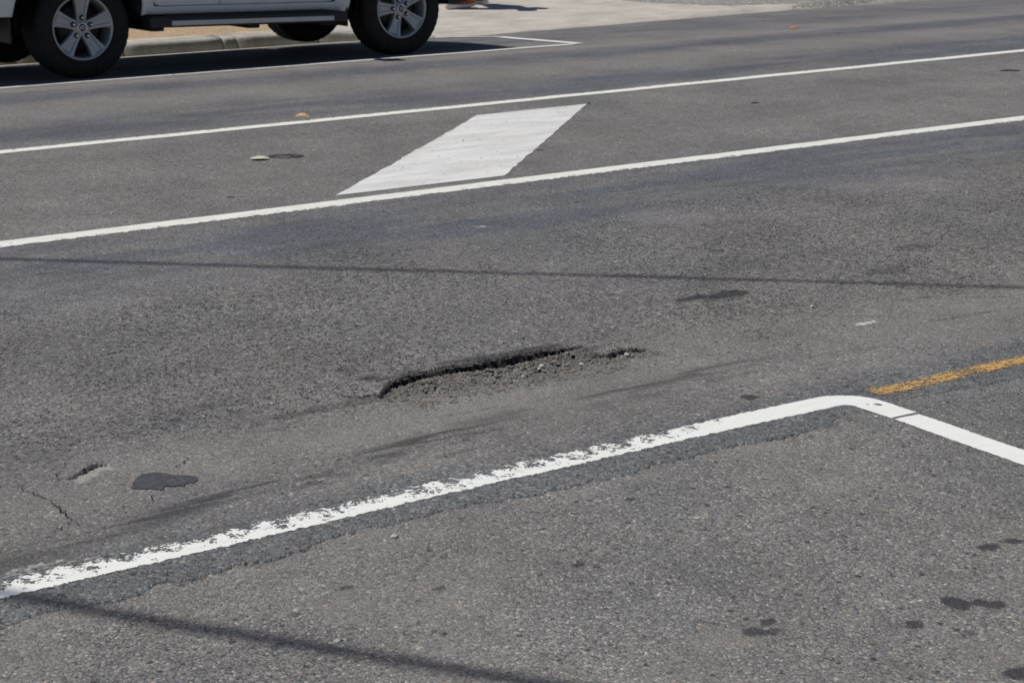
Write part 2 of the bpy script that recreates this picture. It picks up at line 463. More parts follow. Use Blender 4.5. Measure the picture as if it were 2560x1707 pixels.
hole = sst(-0.0015, 0.0035, s) * (1 - sst(0.25, 1.0, s / Wx)) * (Dx > 0)
lip2 = np.array([(3.66, 4.70), (3.724, 4.713), (3.792, 4.714), (3.86, 4.726), (3.907, 4.722), (3.94, 4.68)])
yG = np.interp(X, lip2[:, 0], lip2[:, 1]) + (vn(X, X * 0, 0.04, 143) - 0.5) * 0.016 + (vn(X, X * 0, 0.014, 144) - 0.5) * 0.008
D2 = np.interp(X, [3.68, 3.74, 3.8, 3.87, 3.92, 3.945], [0, 0.005, 0.009, 0.014, 0.010, 0])
s2 = yG - Y
hole2 = sst(-0.0015, 0.004, s2) * (1 - sst(0.2, 1.0, s2 / 0.14)) * (D2 > 0)
rub = (vn(X, Y, 0.015, 151) - 0.5) * 0.013 + (vn(X, Y, 0.03, 152) - 0.5) * 0.013
depth = np.maximum(hole * Dx, hole2 * D2)
inh = np.clip(depth / 0.012, 0, 1)
rubz = np.clip(np.maximum(hole * (Dx > 0.004), hole2), 0, 1)
Z += -depth + rub * sst(0.02, 0.05, np.where(depth > 0.002, np.maximum(s, s2), 0)) * np.clip(rubz * 1.5, 0, 1)
# bulge behind the lip, tarry
Z += 0.006 * np.exp(-((s + 0.035) / 0.035) ** 2) * sst(2.95, 3.1, X) * sst(3.8, 3.6, X)
tarlip = sst(-0.075, -0.03, s + (fine - .5) * .05) * sst(0.025, 0.006, s) * sst(3.0, 3.12, X) * sst(3.83, 3.72, X)
dark = np.maximum(dark, tarlip * (0.25 + 0.6 * sst(.35, .6, vn(X, Y, .09, 153))))
wall_shade = np.clip(depth / 0.0025, 0, 1) * np.maximum(sst(0.022, 0.010, s) * (s > -0.003) * (Dx > 0.003), sst(0.014, 0.008, s2) * (s2 > -0.002) * (D2 > 0.003) * (X > 3.7) * sst(.25, .6, vn(X, Y, .03, 158)))  # mask for the painted shade below the pothole's far lips
dark = np.maximum(dark, 0.9 * np.clip(hole2 * D2 / 0.006, 0, 1) * sst(0.018, 0.010, s2))  # second lip: wall shade painted darker here too
dark = np.maximum(dark, 0.5 * np.clip(rubz * 1.4, 0, 1) * sst(.2, .6, vn(X, Y, .05, 155)))
floor_ = np.clip(rubz, 0, 1)
dust = dust * (1 - floor_) + 0.35 * floor_ * sst(0.05, 0.2, s)
blue = blue * (1 - floor_)
rough = np.maximum(rough, 0.95 * floor_)
# small broken-out hole with a sandy floor
p2 = np.array([(1.80, 4.548), (1.845, 4.560), (1.863, 4.568), (1.884, 4.58), (1.908, 4.596), (1.922, 4.614), (1.95, 4.632), (1.964, 4.634), (1.985, 4.60)])
yH = np.interp(X, p2[:, 0], p2[:, 1]) + (vn(X, X * 0, 0.012, 154) - 0.5) * 0.012
D3 = np.interp(X, [1.84, 1.86, 1.9, 1.95, 1.975, 1.985], [0, 0.005, 0.009, 0.012, 0.009, 0])
s3 = yH - Y
h3 = sst(-0.001, 0.004, s3) * (1 - sst(0.045, 0.075, s3 + (vn(X, Y, 0.02, 156) - 0.5) * 0.03)) * (D3 > 0)
Z += -h3 * D3 + h3 * (vn(X, Y, 0.014, 157) - 0.5) * 0.005
wall_shade = np.maximum(wall_shade, 0.9 * np.clip(h3 * D3 / 0.003, 0, 1) * sst(0.011, 0.006, s3))  # painted shade under the small hole's lip
white = np.maximum(white, 0.22 * h3 * (D3 > 0.004))
dust = np.maximum(dust, 1.6 * h3 * (D3 > 0.004))
# raised edge of the surfacing over the older bay
drop = sst(0.012, -0.008, Y - seam_y(X))
Z += -0.016 * drop
road = grid_mesh("road", xs, ys, Z, dict(blue=blue, dust=dust, rough=rough, dark=dark, white=white, seal=strip, wall_shade=wall_shade), M['road'])
tag(road, kind="structure")

def road_z(x, y):
    ix = np.clip(np.searchsorted(xs, x), 0, len(xs) - 1); iy = np.clip(np.searchsorted(ys, y), 0, len(ys) - 1)
    return float(Z[iy, ix])

# --- older parking bay surface on the camera side
bx = np.concatenate([[-60, -20, -5, -1, 0.2], np.arange(0.7, 5.0, 0.0078), [5.6, 7, 12, 30, 80]])
by = np.concatenate([[-12, -4, 0, 1.2], np.arange(1.9, 3.84, 0.0078)])
BX, BY = np.meshgrid(bx, by)
BX = BX.astype(np.float32); BY = BY.astype(np.float32)
bz = -0.0035 + (fbm(BX, BY, 0.4, 201, 3) - 0.5) * 0.006 + (vn(BX, BY, 0.022, 203) - 0.5) * 0.0022
bd = np.zeros_like(BX)
for cx, cy, rx, ry, am in [(3.045, 2.565, .034, .038, .95), (3.09, 2.536, .022, .022, .8), (3.11, 2.507, .026, .022, .8), (2.585, 2.72, .026, .025, .7), (2.61, 2.695, .03, .014, .6), (2.645, 2.735, .022, .018, .75), (2.885, 2.54, .022, .018, .8), (2.936, 2.44, .022, .016, .4), (3.375, 2.755, .03, .025, .85), (3.45, 2.745, .025, .02, .8), (2.537, 3.249, .016, .016, .85), (2.87, 2.245, .04, .03, .85), (2.506, 3.288, .012, .01, .6), (2.93, 3.535, .014, .012, .8), (2.06, 3.10, .01, .008, .9), (2.03, 3.45, .02, .012, .6), (1.75, 3.25, .02, .015, .5), (1.62, 2.98, .02, .02, .45), (2.2, 3.32, .02, .016, .5)]:
    dd = np.hypot((BX - cx) / rx, (BY - cy) / ry) + (fbm(BX, BY, 0.02, 211, 3) - 0.5) * 0.7
    bd += min(1.0, 1.25 * am) * sst(1.12, 0.8, dd)
bpatch = fbm(BX, BY, 0.5, 221, 4)
bdust = 0.5 * sst(0.52, 0.75, bpatch) + 0.9 * np.exp(-((BX - 2.5) / .09) ** 2 - ((BY - 2.72) / .06) ** 2) + 0.35 * np.exp(-((seam_y(BX) - BY - 0.03) / 0.035) ** 2) * sst(.4, .7, vn(BX, BY, .05, 223))
bblue = 0.35 * sst(0.5, 0.3, bpatch)
brough = 0.25 * sst(2.6, 1.6, BX) + 0.12
bay = grid_mesh("parking_bay_pavement", bx, by, bz, dict(blue=bblue, dust=bdust, rough=brough, dark=bd, white=0 * BX, seal=0 * BX, wall_shade=0 * BX), M['bay'])
tag(bay, kind="structure")

# ------------------------------------------------------------------ far side: kerb, verge, apron
APR_X0 = 9.55
def apron_z(y):
    return -0.078 + np.clip((np.asarray(y, float) - 15.5) / 1.8, 0, 1) * 0.13

kerb = empty("kerb")
tag(kerb, kind="structure")
prof = [(15.805, -0.14), (15.805, -0.082), (15.808, -0.06), (15.812, -0.02), (15.816, 0.006), (15.827, 0.023), (15.855, 0.034), (15.93, 0.040), (16.03, 0.045), (16.05, 0.03), (16.05, -0.14)]
joints = [(-14 + 1.0 * i) + 0.19 for i in range(23)] + [8.19, 8.335, 9.19]
joints = sorted(j for j in set(round(j, 3) for j in joints) if j <= 9.2)
for a, b in zip(joints[:-1], joints[1:]):
    if b - a < 0.05:
        continue
    nseg = 6
    rings = []
    dz = random.uniform(-0.003, 0.003); dy = random.uniform(-0.004, 0.004)
    for i in range(nseg + 1):
        x = a + 0.004 + (b - a - 0.008) * i / nseg
        e = 0.004 if i in (0, nseg) else 0.0
        rings.append([(x, y + dy + e * (k < 8), z + dz - e * (2 < k < 9)) for k, (y, z) in enumerate(prof)])
    loft("kerb_stone", rings, M['kerb'], kerb, smooth=True)
# dropped stone leading down to the driveway
rings = []
for i in range(9):
    t = i / 8
    x = 9.194 + 1.15 * t
    k = 1 - (t * t * (3 - 2 * t)) * 0.8
    rings.append([(x, y - 0.30 * t, -0.084 + (z + 0.084) * k if z > -0.1 else z) for y, z in prof])
loft("kerb_stone", rings, M['kerb'], kerb, smooth=True)
# gutter strip of pale concrete at the foot of the kerb
gu = []
for x in np.linspace(-14, 10.3, 60):
    w = 0.0 if x < 9.2 else (x - 9.2) * 0.26
    gu.append([(x, 15.70 - w, float(camber(15.70 - w)) + 0.006), (x, 15.812 - w, float(camber(15.8 - w)) + 0.006)])
v = [p for r in gu for p in r]
gutter = mesh_obj("gutter_edge", v, [(2 * i, 2 * i + 2, 2 * i + 3, 2 * i + 1) for i in range(len(gu) - 1)], M['kerb'])
tag(gutter, kind="structure")

# sandy verge behind the kerb
vx = np.concatenate([[-60, -20, 2], np.linspace(4, 10.2, 120)]); vy = np.concatenate([np.linspace(16.03, 18.5, 60), [22, 40]])
VX, VY = np.meshgrid(vx, vy)
vz = 0.042 + (fbm(VX, VY, 0.3, 301, 4) - 0.5) * 0.03 + 0.01 * sst(16.1, 16.6, VY)
edge = np.clip(1 - (VX - 9.3) / 0.8, 0, 1)
vz = vz * edge + (apron_z(VY) - 0.03) * (1 - edge)
verge = grid_mesh("sandy_verge", vx, vy, vz, {}, M['sand'])
tag(verge, kind="structure")

# concrete driveway apron and the lighter yard surface behind it
def apron_edge(x):
    return np.interp(x, [9.3, 10.2, 10.86, 11.28, 12.1, 13.32, 15.29, 17.45, 30, 80], [15.78, 15.5, 15.30, 15.41, 15.49, 15.66, 15.88, 16.18, 17.5, 20])
ax = np.concatenate([np.linspace(9.3, 20, 110), [24, 34, 60, 80]])
rows = np.concatenate([np.linspace(0, 3.0, 40), [5, 9, 30]])
AX = np.tile(ax, (len(rows), 1)); AY = apron_edge(AX) + (vn(AX, AX * 0, .25, 305) - .5) * .05 + rows[:, None]
lip_h = np.clip(np.asarray(rows[:, None]) / 0.02, 0, 1)
AZ = apron_z(AY) + 0.012 + (fbm(AX, AY, 0.8, 311, 3) - 0.5) * 0.012
rmp = np.clip((AX - 9.3) / 0.9, 0, 1)
AZ = AZ * rmp + (1 - rmp) * np.maximum(AZ, 0.02 * np.clip((AY - 15.9) / .2, 0, 1) - 0.09 * (AY < 15.9))
AZ[0, :] -= 0.05
nx, ny = len(ax), len(rows)
ii = np.arange(nx * ny).reshape(ny, nx)
apron = mesh_obj("driveway_apron", np.stack([AX, AY, AZ], -1).reshape(-1, 3).tolist(), np.stack([ii[:-1, :-1], ii[:-1, 1:], ii[1:, 1:], ii[1:, :-1]], -1).reshape(-1, 4).tolist(), M['apron'], smooth=True)
tag(apron, kind="structure")
yp = np.array([(13.2, 19.0), (13.55, 17.6), (13.72, 17.18), (13.88, 16.9), (14.08, 16.68), (14.4, 16.35), (14.8, 16.10), (15.4, 16.02), (16.1, 15.98), (17.1, 16.22), (20, 16.75), (40, 19.2), (90, 25)])
gx = np.concatenate([np.arange(12.8, 18, 0.06), [18.5, 19, 20, 24, 34, 60, 90]]); gy_ = np.concatenate([np.arange(15.7, 18.6, 0.05), [19, 20, 24, 40]])
GX, GY = np.meshgrid(gx, gy_)
ins = GY - np.interp(GX, yp[:, 0], yp[:, 1], left=60) + (fbm(GX, GY, 0.3, 321, 3) - 0.5) * 0.25
GZ = apron_z(GY) + 0.012 + (fbm(GX, GY, 0.8, 311, 3) - 0.5) * 0.012 + 0.006 * sst(-0.01, 0.06, ins) - 0.05 * sst(0.0, -0.12, ins) + (GY > 18.4) * 0.03
yard = grid_mesh("yard_surface", gx, gy_, GZ, {}, M['yard'])
tag(yard, kind="structure")
# low step beyond the apron
stp = box_obj("low_step", (10.2, 12.0, 17.62, 19.0, 0.0, 0.115), M['kerb'], bev=0.01)
tag(stp, "low concrete step behind the walker's shoes beside the driveway", "step")

# ------------------------------------------------------------------ road markings
def strip(name, path, mat, hw, z=0.0022, step=0.05, bay=False):
    """Flat painted strip along a path; UV = metres along / metres across."""
    P = [np.array(p, float) for p in path]
    pts = [P[0]]
    for a, b in zip(P[:-1], P[1:]):
        L = np.linalg.norm(b - a); k = max(1, int(min(L / step, 120)))
        pts += [a + (b - a) * (i + 1) / k for i in range(k)]
    pts = np.array(pts)
    d = np.gradient(pts, axis=0); d /= np.linalg.norm(d, axis=1)[:, None]
    nrm = np.stack([-d[:, 1], d[:, 0]], 1)
    u = np.concatenate([[0], np.cumsum(np.linalg.norm(np.diff(pts, axis=0), axis=1))])
    ks = np.linspace(-1, 1, 5)
    V = []; UV = []
    for i in range(len(pts)):
        for k in ks:
            q = pts[i] + nrm[i] * k * hw
            on_bay = bay or q[1] < float(seam_y(np.array([q[0]], np.float32))[0]) - 0.009
            V.append((q[0], q[1], z_low(q[0], q[1], on_bay) + z)); UV.append((u[i], k * hw))
    m = len(ks)
    F = [(i * m + j, (i + 1) * m + j, (i + 1) * m + j + 1, i * m + j + 1) for i in range(len(pts) - 1) for j in range(m - 1)]
    o = mesh_obj(name, V, F, mat)
    lay = o.data.uv_layers.new(name="uv")
    for l in o.data.loops:
        lay.data[l.index].uv = UV[l.vertex_index]
    return o

def lin(x, p, q):
    return p[1] + (q[1] - p[1]) * (x - p[0]) / (q[0] - p[0])

l1 = strip("lane_line", [(x, lin(x, (3.926, 10.36), (12.96, 10.506))) for x in (-30, 0, 5, 10, 15, 25, 60)], paint("line_paint_far", (0.80, 0.80, 0.75), 0.062, 0.02, 0.014, 0.3, 0.25, es=26, dirt=0.4), 0.075, step=0.2)
tag(l1, "solid white line on the far side of the median, crisp edged", "road marking", "painted lines")
l2 = strip("lane_line", [(x, lin(x, (2.902, 7.738), (9.515, 7.682))) for x in (-30, 0, 4, 8, 12, 25, 60)], paint("line_paint_mid", (0.78, 0.78, 0.735), 0.070, 0.008, 0.085, 0.3, 0.3, es=44, dirt=0.5, stretch=0.6), 0.085, step=0.1)
tag(l2, "solid white line between near lane and median with ragged lower edge", "road marking", "painted lines")

# white parallelogram in the median
def side_pts(pts, k, jit):
    out = []
    P = np.array(pts, float)
    u = np.concatenate([[0], np.cumsum(np.linalg.norm(np.diff(P, axis=0), axis=1))])
    for i in range(k + 1):
        t = u[-1] * i / k
        j = jit if 0 < i < k else 0
        out.append((np.interp(t, u, P[:, 0]) + random.gauss(0, j), np.interp(t, u, P[:, 1]) + random.gauss(0, j)))
    return out
NK = 44
lf = side_pts([(4.673, 7.91), (5.74, 8.87), (6.30, 9.37), (6.943, 9.958)], NK, 0.0035)
rt = side_pts([(5.663, 7.881), (7.85, 9.971)], NK, 0.0035)
V = []; F = []
for i in range(NK + 1):
    for j in range(25):
        t = j / 24
        x = lf[i][0] + (rt[i][0] - lf[i][0]) * t; y = lf[i][1] + (rt[i][1] - lf[i][1]) * t
        V.append((x, y, z_low(x, y) + 0.0028))
for i in range(NK):
    for j in range(24):
        q = i * 25 + j
        F.append((q, q + 1, q + 26, q + 25))
nn = NT("parallelogram_paint", "2D")
st = nn.noise(3.0, 5, 0.6, vec=nn.scale((0.5, 2.2, 1)))
st2 = nn.noise(16, 5, 0.65, vec=nn.scale((0.25, 1.6, 1)))
cc = nn.mix(nn.math('MULTIPLY', nn.mr(st, 0.38, 0.68), 0.75), (0.73, 0.74, 0.74), (0.54, 0.52, 0.49))
cc = nn.mix(nn.math('MULTIPLY', nn.mr(st2, 0.5, 0.75), 0.3), cc, (0.42, 0.40, 0.37))
gr = nn.noise(170, 3, 0.7)
cc = nn.mix(nn.math('MULTIPLY', nn.mr(gr, 0.56, 0.66), 0.5), cc, (0.34, 0.33, 0.31))
cc = nn.mix(nn.math('MULTIPLY', nn.mr(nn.noise(45, 5, 0.7), 0.62, 0.68), 0.5), cc, (0.3, 0.29, 0.27))
vd = nn.voro(9.0)
sp_ = nn.math('LESS_THAN', vd.outputs["Distance"], nn.mr(nn.node("ShaderNodeSeparateColor", [vd.outputs["Color"]]).outputs[0], 0.5, 1, 0.0, 0.09))
cc = nn.mix(nn.math('MULTIPLY', sp_, 0.7), cc, (0.15, 0.13, 0.11))
nn.done(cc, 0.6, nn.bump(nn.noise(120, 3), 0.002, 0.6), 0.35)
dia = mesh_obj("median_parallelogram", V, F, nn.m, smooth=True)
tag(dia, "big white painted parallelogram slanting across the median, tyre-stained", "road marking")

# far parking bay outline
fp = strip("parking_bay_line", [(-20, 13.50), (4, 13.485), (6, 13.48), (10.46, 13.48)], paint("line_paint_bay_far", (0.78, 0.78, 0.75), 0.050, 0.05, 0.035, 0.34, 0.2, es=14, dirt=0.15, stretch=0.5, urange=(27, 29.8, 0.2)), 0.06, step=0.1)
tag(fp, "thin broken white parking line alongside the parked four-wheel drive", "road marking", "painted lines")
fe = strip("parking_bay_line", [(10.50, 13.44), (10.60, 14.2), (10.70, 14.95)], paint("line_paint_bay_end", (0.78, 0.78, 0.75), 0.05, 0.01, 0.01, 0.1, 0.1, dirt=0.1), 0.062, z=0.006)
tag(fe, "short white line closing the far parking bay ahead of the car", "road marking", "painted lines")
fb = strip("parking_bay_line", [(10.27, 15.48), (10.42, 15.44), (10.70, 14.98)], paint("line_paint_bay_back", (0.66, 0.65, 0.62), 0.04, 0.03, 0.03, 0.2, 0.2, dirt=0.2), 0.055, z=0.008)
tag(fb, "faded white line where the far bay meets the driveway edge", "road marking", "painted lines")

# near parking bay outline: long line, rounded corner, return towards the camera
path = [(-20, 3.90), (0.5, 3.893), (1.4, 3.896), (2.6, 3.892), (3.6, 3.872), (3.90, 3.864)]
cxy = (3.955, 3.775)
for a in (80, 60, 40, 20, 0):
    path.append((cxy[0] + 0.085 * math.cos(math.radians(a)), cxy[1] + 0.088 * math.sin(math.radians(a))))
path += [(4.037, 3.70), (4.035, 3.629)]
nl = strip("parking_bay_line", path, paint("line_paint_bay_near", (0.78, 0.79, 0.765), 0.054, 0.040, 0.036, 0.405, 0.12, es=36, dirt=0.2, stretch=1.15, flake=17.0, urange=(23.3, 23.9, 0.38)), 0.075, z=0.0014, step=0.025)
tag(nl, "chipped white parking line sweeping up from lower left to a rounded corner", "road marking", "painted lines")
nl2 = strip("parking_bay_line", [(4.03, 3.613), (4.0, 3.30), (3.965, 2.9), (3.90, 2.2), (3.8, 1.0)], paint("line_paint_bay_return", (0.78, 0.79, 0.765), 0.050, 0.014, 0.014, 0.2, 0.15, es=45, dirt=0.15), 0.06, z=0.0017, bay=True)
tag(nl2, "clean white line running from the cracked corner towards the right edge", "road marking", "painted lines")
ol = strip("kerbside_line", [(4.135, 3.842), (4.8, 3.828), (6, 3.82), (12, 3.8), (40, 3.7)], paint("orange_paint", (0.57, 0.35, 0.13), 0.052, 0.05, 0.05, 0.2, 0.3, es=60, dirt=0.2, thin=0.42), 0.065, z=0.0024, step=0.04)
tag(ol, "worn orange painted line leading right from the white corner", "road marking")

# ------------------------------------------------------------------ cracks and patches in the road
M['crack'] = simple("crack_dirt", (0.026, 0.024, 0.021), 0.95, spec=0.1)
def crack(pts, w, parent, zoff=0.0042):
    P = []
    for a, b in zip(pts[:-1], pts[1:]):
        L = math.hypot(b[0] - a[0], b[1] - a[1]); k = max(2, int(L / 0.008))
        for i in range(k):
            t = i / k
            P.append([a[0] + (b[0] - a[0]) * t, a[1] + (b[1] - a[1]) * t])
    P.append(list(pts[-1]))
    for q in P[1:-1]:
        q[0] += random.gauss(0, 0.0034); q[1] += random.gauss(0, 0.0034)
    V = []; F = []
    for i, q in enumerate(P):
        a = P[max(0, i - 1)]; b = P[min(len(P) - 1, i + 1)]
        dx, dy = b[0] - a[0], b[1] - a[1]; L = math.hypot(dx, dy) or 1
        h = 0.8 * w * random.uniform(0.1, 1.0) * min(1, 4 * i / len(P) + .1, 4 * (len(P) - 1 - i) / len(P) + .1) / 2
        z = road_z(q[0], q[1]) + zoff
        V += [(q[0] - dy / L * h, q[1] + dx / L * h, z), (q[0] + dy / L * h, q[1] - dx / L * h, z)]
    for i in range(len(P) - 1):
        F.append((2 * i, 2 * i + 1, 2 * i + 3, 2 * i + 2))
    o = mesh_obj("crack", V, F, M['crack'], parent)
    return o
CR = [([(1.715, 4.60), (1.716, 4.533), (1.732, 4.442), (1.733, 4.395), (1.727, 4.347), (1.726, 4.31), (1.72, 4.241), (1.718, 4.199), (1.715, 4.173), (1.719, 4.149)], .006),
      ([(1.717, 4.236), (1.69, 4.206), (1.66, 4.187), (1.633, 4.166)], .005), ([(1.717, 4.313), (1.741, 4.329)], .006),
      ([(1.979, 4.30), (1.953, 4.274), (1.939, 4.246), (1.905, 4.211)], .005), ([(2.097, 4.46), (2.115, 4.468), (2.157, 4.492), (2.201, 4.533)], .005),
      ([(1.876, 4.65), (1.895, 4.696)], .005), ([(1.942, 4.821), (1.975, 4.833), (2.013, 4.851)], .006), ([(2.135, 4.61), (2.159, 4.61), (2.177, 4.6)], .005),
      ([(1.80, 4.57), (1.821, 4.583), (1.856, 4.623), (1.876, 4.633)], .006), ([(1.80, 4.548), (1.845, 4.556), (1.863, 4.563)], .008),
      ([(2.83, 4.80), (2.848, 4.764), (2.877, 4.753), (2.918, 4.75), (2.935, 4.755)], .016), ([(5.18, 5.77), (5.26, 5.75)], .016), ([(5.35, 4.55), (5.5, 4.45)], .008),
      ([(5.1, 4.66), (5.3, 4.62)], .008), ([(4.9, 4.36), (5.3, 4.33)], .006), ([(2.9, 4.43), (3.2, 4.40)], .005), ([(2.72, 4.12), (2.9, 4.11)], .005)]
CR.append(([(1.90, 4.588), (1.915, 4.606), (1.93, 4.619), (1.95, 4.629), (1.964, 4.63), (1.974, 4.612)], .012))  # not a crack: dark strip standing in for shade under the small hole's lip
for pts, w in CR:
    crack(pts, w, road)

# tar patch
M['tar'] = simple("tar", (0.060, 0.063, 0.070), 0.62, spec=0.35, var=0.4, vscale=70, bump=0.004, bscale=130)
tp = [(1.941, 4.373), (1.962, 4.412), (1.99, 4.446), (2.016, 4.467), (2.04, 4.462), (2.062, 4.449), (2.070, 4.424), (2.080, 4.408), (2.102, 4.39), (2.123, 4.352), (2.112, 4.327), (2.099, 4.317), (2.076, 4.322), (2.06, 4.307), (2.036, 4.326), (2.019, 4.334), (2.005, 4.309), (1.985, 4.336), (1.965, 4.35)]
def slab(name, pts, mat, h, base=0.0, parent=None, sub=3, jit=0.002):
    Q = []
    for i, a in enumerate(pts):
        b = pts[(i + 1) % len(pts)]
        for k in range(sub):
            t = k / sub
            Q.append((a[0] + (b[0] - a[0]) * t + random.gauss(0, jit), a[1] + (b[1] - a[1]) * t + random.gauss(0, jit)))
    cx = sum(q[0] for q in Q) / len(Q); cy = sum(q[1] for q in Q) / len(Q)
    n_ = len(Q)
    V = [(x - cx, y - cy, -0.01) for x, y in Q] + [(cx + (x - cx) * .985 - cx, cy + (y - cy) * .985 - cy, h) for x, y in Q]
    from mathutils.geometry import tessellate_polygon
    base = z_low(cx, cy)
    V = [(x, y, z + z_low(x + cx, y + cy) - base) for x, y, z in V]
    F = [(i, (i + 1) % n_, n_ + (i + 1) % n_, n_ + i) for i in range(n_)] + [tuple(n_ + i for i in t) for t in tessellate_polygon([[Vector((v[0], v[1], 0)) for v in V[n_:]]])]
    o = mesh_obj(name, V, F, mat, parent, loc=(cx, cy, base))
    bm_ = bmesh.new(); bm_.from_mesh(o.data); bmesh.ops.recalc_face_normals(bm_, faces=bm_.faces[:])
    for f_n in bm_.faces:
        if abs(f_n.normal.z) > 0.9 and f_n.normal.z < 0: f_n.normal_flip()
    bm_.to_mesh(o.data); bm_.free()
    return o
o = slab("tar_patch", tp, M['tar'], 0.0026, jit=0.002)
tag(o, "flat dark tar patch near the cracks at lower left of the road", "tar patch")
# dark loop beside the pale leaf
ringc = (5.115, 9.19)
V = []; F = []
for i in range(40):
    a = 2 * math.pi * i / 40
    wid = 0.017 + 0.024 * (0.5 + 0.5 * math.cos(a - 0.6)) + random.uniform(-.002, .002)
    for r in (1.0, 1 - wid / 0.07):
        lx = 0.098 * math.cos(a) * r; ly = 0.062 * math.sin(a) * r * (1.0 if r == 1 else .95)
        V.append((lx * 0.81 + ly * 0.59, -lx * 0.59 + ly * 0.81, 0.006))
for i in range(40):
    j = (i + 1) % 40
    F.append((2 * i, 2 * j, 2 * j + 1, 2 * i + 1))
o = mesh_obj("dark_ring", V, F, M['tar'], loc=(ringc[0], ringc[1], 0))
tag(o, "dark oval ring in the median beside the pale leaf", "tar stain")

# ------------------------------------------------------------------ stones and grit
def stone_mesh(name, seed, flat=0.65):
    rr = random.Random(seed)
    bm = bmesh.new()
    bmesh.ops.create_icosphere(bm, subdivisions=1, radius=1.0)
    for v in bm.verts:
        k = rr.uniform(0.72, 1.12)
        v.co = Vector((v.co.x * k * 1.15, v.co.y * k * 0.9, v.co.z * k * flat))
    me = bpy.data.meshes.new(name)
    bm.to_mesh(me); bm.free()
    return me
stones_me = [stone_mesh("stone", 10 + i) for i in range(4)]
M['pale_stone'] = simple("pale_stone", (0.46, 0.44, 0.40), 0.8, var=0.2, vscale=40)
M['grey_stone'] = simple("grey_stone", (0.17, 0.155, 0.14), 0.85, var=0.3, vscale=40)
for m_ in stones_me:
    m_.materials.append(M['pale_stone'])
def place_stone(x, y, r, label, cat="stone", group="loose pale stones", z=None):
    o = bpy.data.objects.new("stone", stones_me[random.randrange(4)])
    zz = road_z(x, y) if z is None else z
    o.location = (x, y, zz + r * 0.4); o.scale = (r, r, r)
    o.rotation_euler = (0, 0, random.uniform(0, 6.28))
    COL.objects.link(o)
    return tag(o, label, cat, group)
place_stone(3.575, 4.775, .0125, "largest pale stone lying in the middle of the pothole")
place_stone(3.545, 4.75, .008, "small pale stone just left of the largest pothole stone")
place_stone(3.455, 4.712, .009, "pale stone on the left part of the pothole rubble")
place_stone(3.66, 4.675, .011, "pale stone at the right end of the pothole rubble")
place_stone(3.87, 4.700, .010, "pale stone in the small hollow right of the pothole")
place_stone(2.294, 3.659, .012, "white lump on the old pavement below the chipped parking line", z=-0.006)
place_stone(2.262, 3.650, .007, "small white crumb left of the white lump below the parking line", z=-0.006)
place_stone(4.792, 4.77, .010, "small white pebble alone on the road right of the pothole")
place_stone(3.955, 3.662, .009, "pinkish pale crumb tucked against the cracked line corner", z=-0.004)
place_stone(1.86, 3.20, .008, "small white pebble below the dark cable shadow at lower left", z=-0.006)
def grit(name, pts, mat, label=None):
    V = []; F = []
    for (x, y, z, r) in pts:
        b = len(V)
        a = random.uniform(0, 6.28)
        for k in range(4):
            q = a + k * 1.571 + random.uniform(-.3, .3); rr = r * random.uniform(.7, 1.2)
            V.append((x + rr * math.cos(q), y + rr * math.sin(q), z + r * random.uniform(0, .35)))
        V.append((x, y, z + r * random.uniform(.5, 1.0))); V.append((x, y, z - r * .4))
        for k in range(4):
            F.append((b + k, b + (k + 1) % 4, b + 4)); F.append((b + (k + 1) % 4, b + k, b + 5))
    o = mesh_obj(name, V, F, mat)
    return tag(o, label, None, None, "stuff")
pts = []
while len(pts) < 1300:
    x = random.uniform(2.95, 3.93); y = random.uniform(4.5, 4.9)
    yl = float(np.interp(x, lip[:, 0], lip[:, 1])); d_ = yl - y
    if x > 3.72:
        yl = float(np.interp(x, lip2[:, 0], lip2[:, 1])); d_ = yl - y
        if d_ > 0.12: continue
    if 0.02 < d_ < 0.36 and random.random() < (1.2 - d_ * 2.4):
        pts.append((x, y, road_z(x, y), random.choice([.004, .005, .006, .008, .010])))
for i in range(260):
    x = random.uniform(2.98, 3.78); y = float(np.interp(x, lip[:, 0], lip[:, 1])) - random.uniform(0.012, 0.04)
    pts.append((x, y, road_z(x, y), random.choice([.003, .004, .006, .007])))
grit("pothole_gravel", pts, M['grey_stone'], "loose grey gravel covering the pothole floor")
pts = []
for i in range(240):
    x = random.uniform(2.96, 3.92)
    L_ = lip if x < 3.74 else lip2
    y = float(np.interp(x, L_[:, 0], L_[:, 1])) + random.uniform(-0.012, 0.014)
    pts.append((x, y, z_low(x, y) + random.uniform(-0.006, 0.001), random.choice([.004, .005, .007, .009])))
grit("pothole_rim_rubble", pts, simple("dark_rubble", (0.075, 0.073, 0.072), 0.9, var=0.4, vscale=50), "dark broken asphalt crumbs along the pothole's far rim")
pts = []
for i in range(420):
    x = random.uniform(1.1, 4.0); y = random.uniform(2.0, 3.66)
    pts.append((x, y, -0.0055, random.choice([.0015, .002, .002, .003, .004])))
for i in range(150):
    x = random.uniform(1.3, 4.2); y = seam_y(np.array([x]))[0] - random.expovariate(30)
    pts.append((x, y, -0.006, random.choice([.002, .003, .004, .005])))
grit("loose_grit", pts, simple("grit", (0.27, 0.24, 0.20), 0.9, var=0.5, vscale=60), "fine loose grit scattered over the old bay pavement")
pts = []
for i in range(420):
    x = random.uniform(2, 9); y = random.uniform(4.1, 10.2)
    pts.append((x, y, z_low(x, y) + 0.001, random.choice([.002, .003, .004, .006])))
for i in range(450):
    x = random.uniform(3.5, 13); y = random.uniform(8.0, 10.2)
    pts.append((x, y, z_low(x, y) + 0.001, random.choice([.004, .005, .006, .009])))
grit("road_grit", pts, simple("road_grit", (0.30, 0.28, 0.25), 0.9, var=0.6, vscale=60), "fine pale grit scattered over the road")

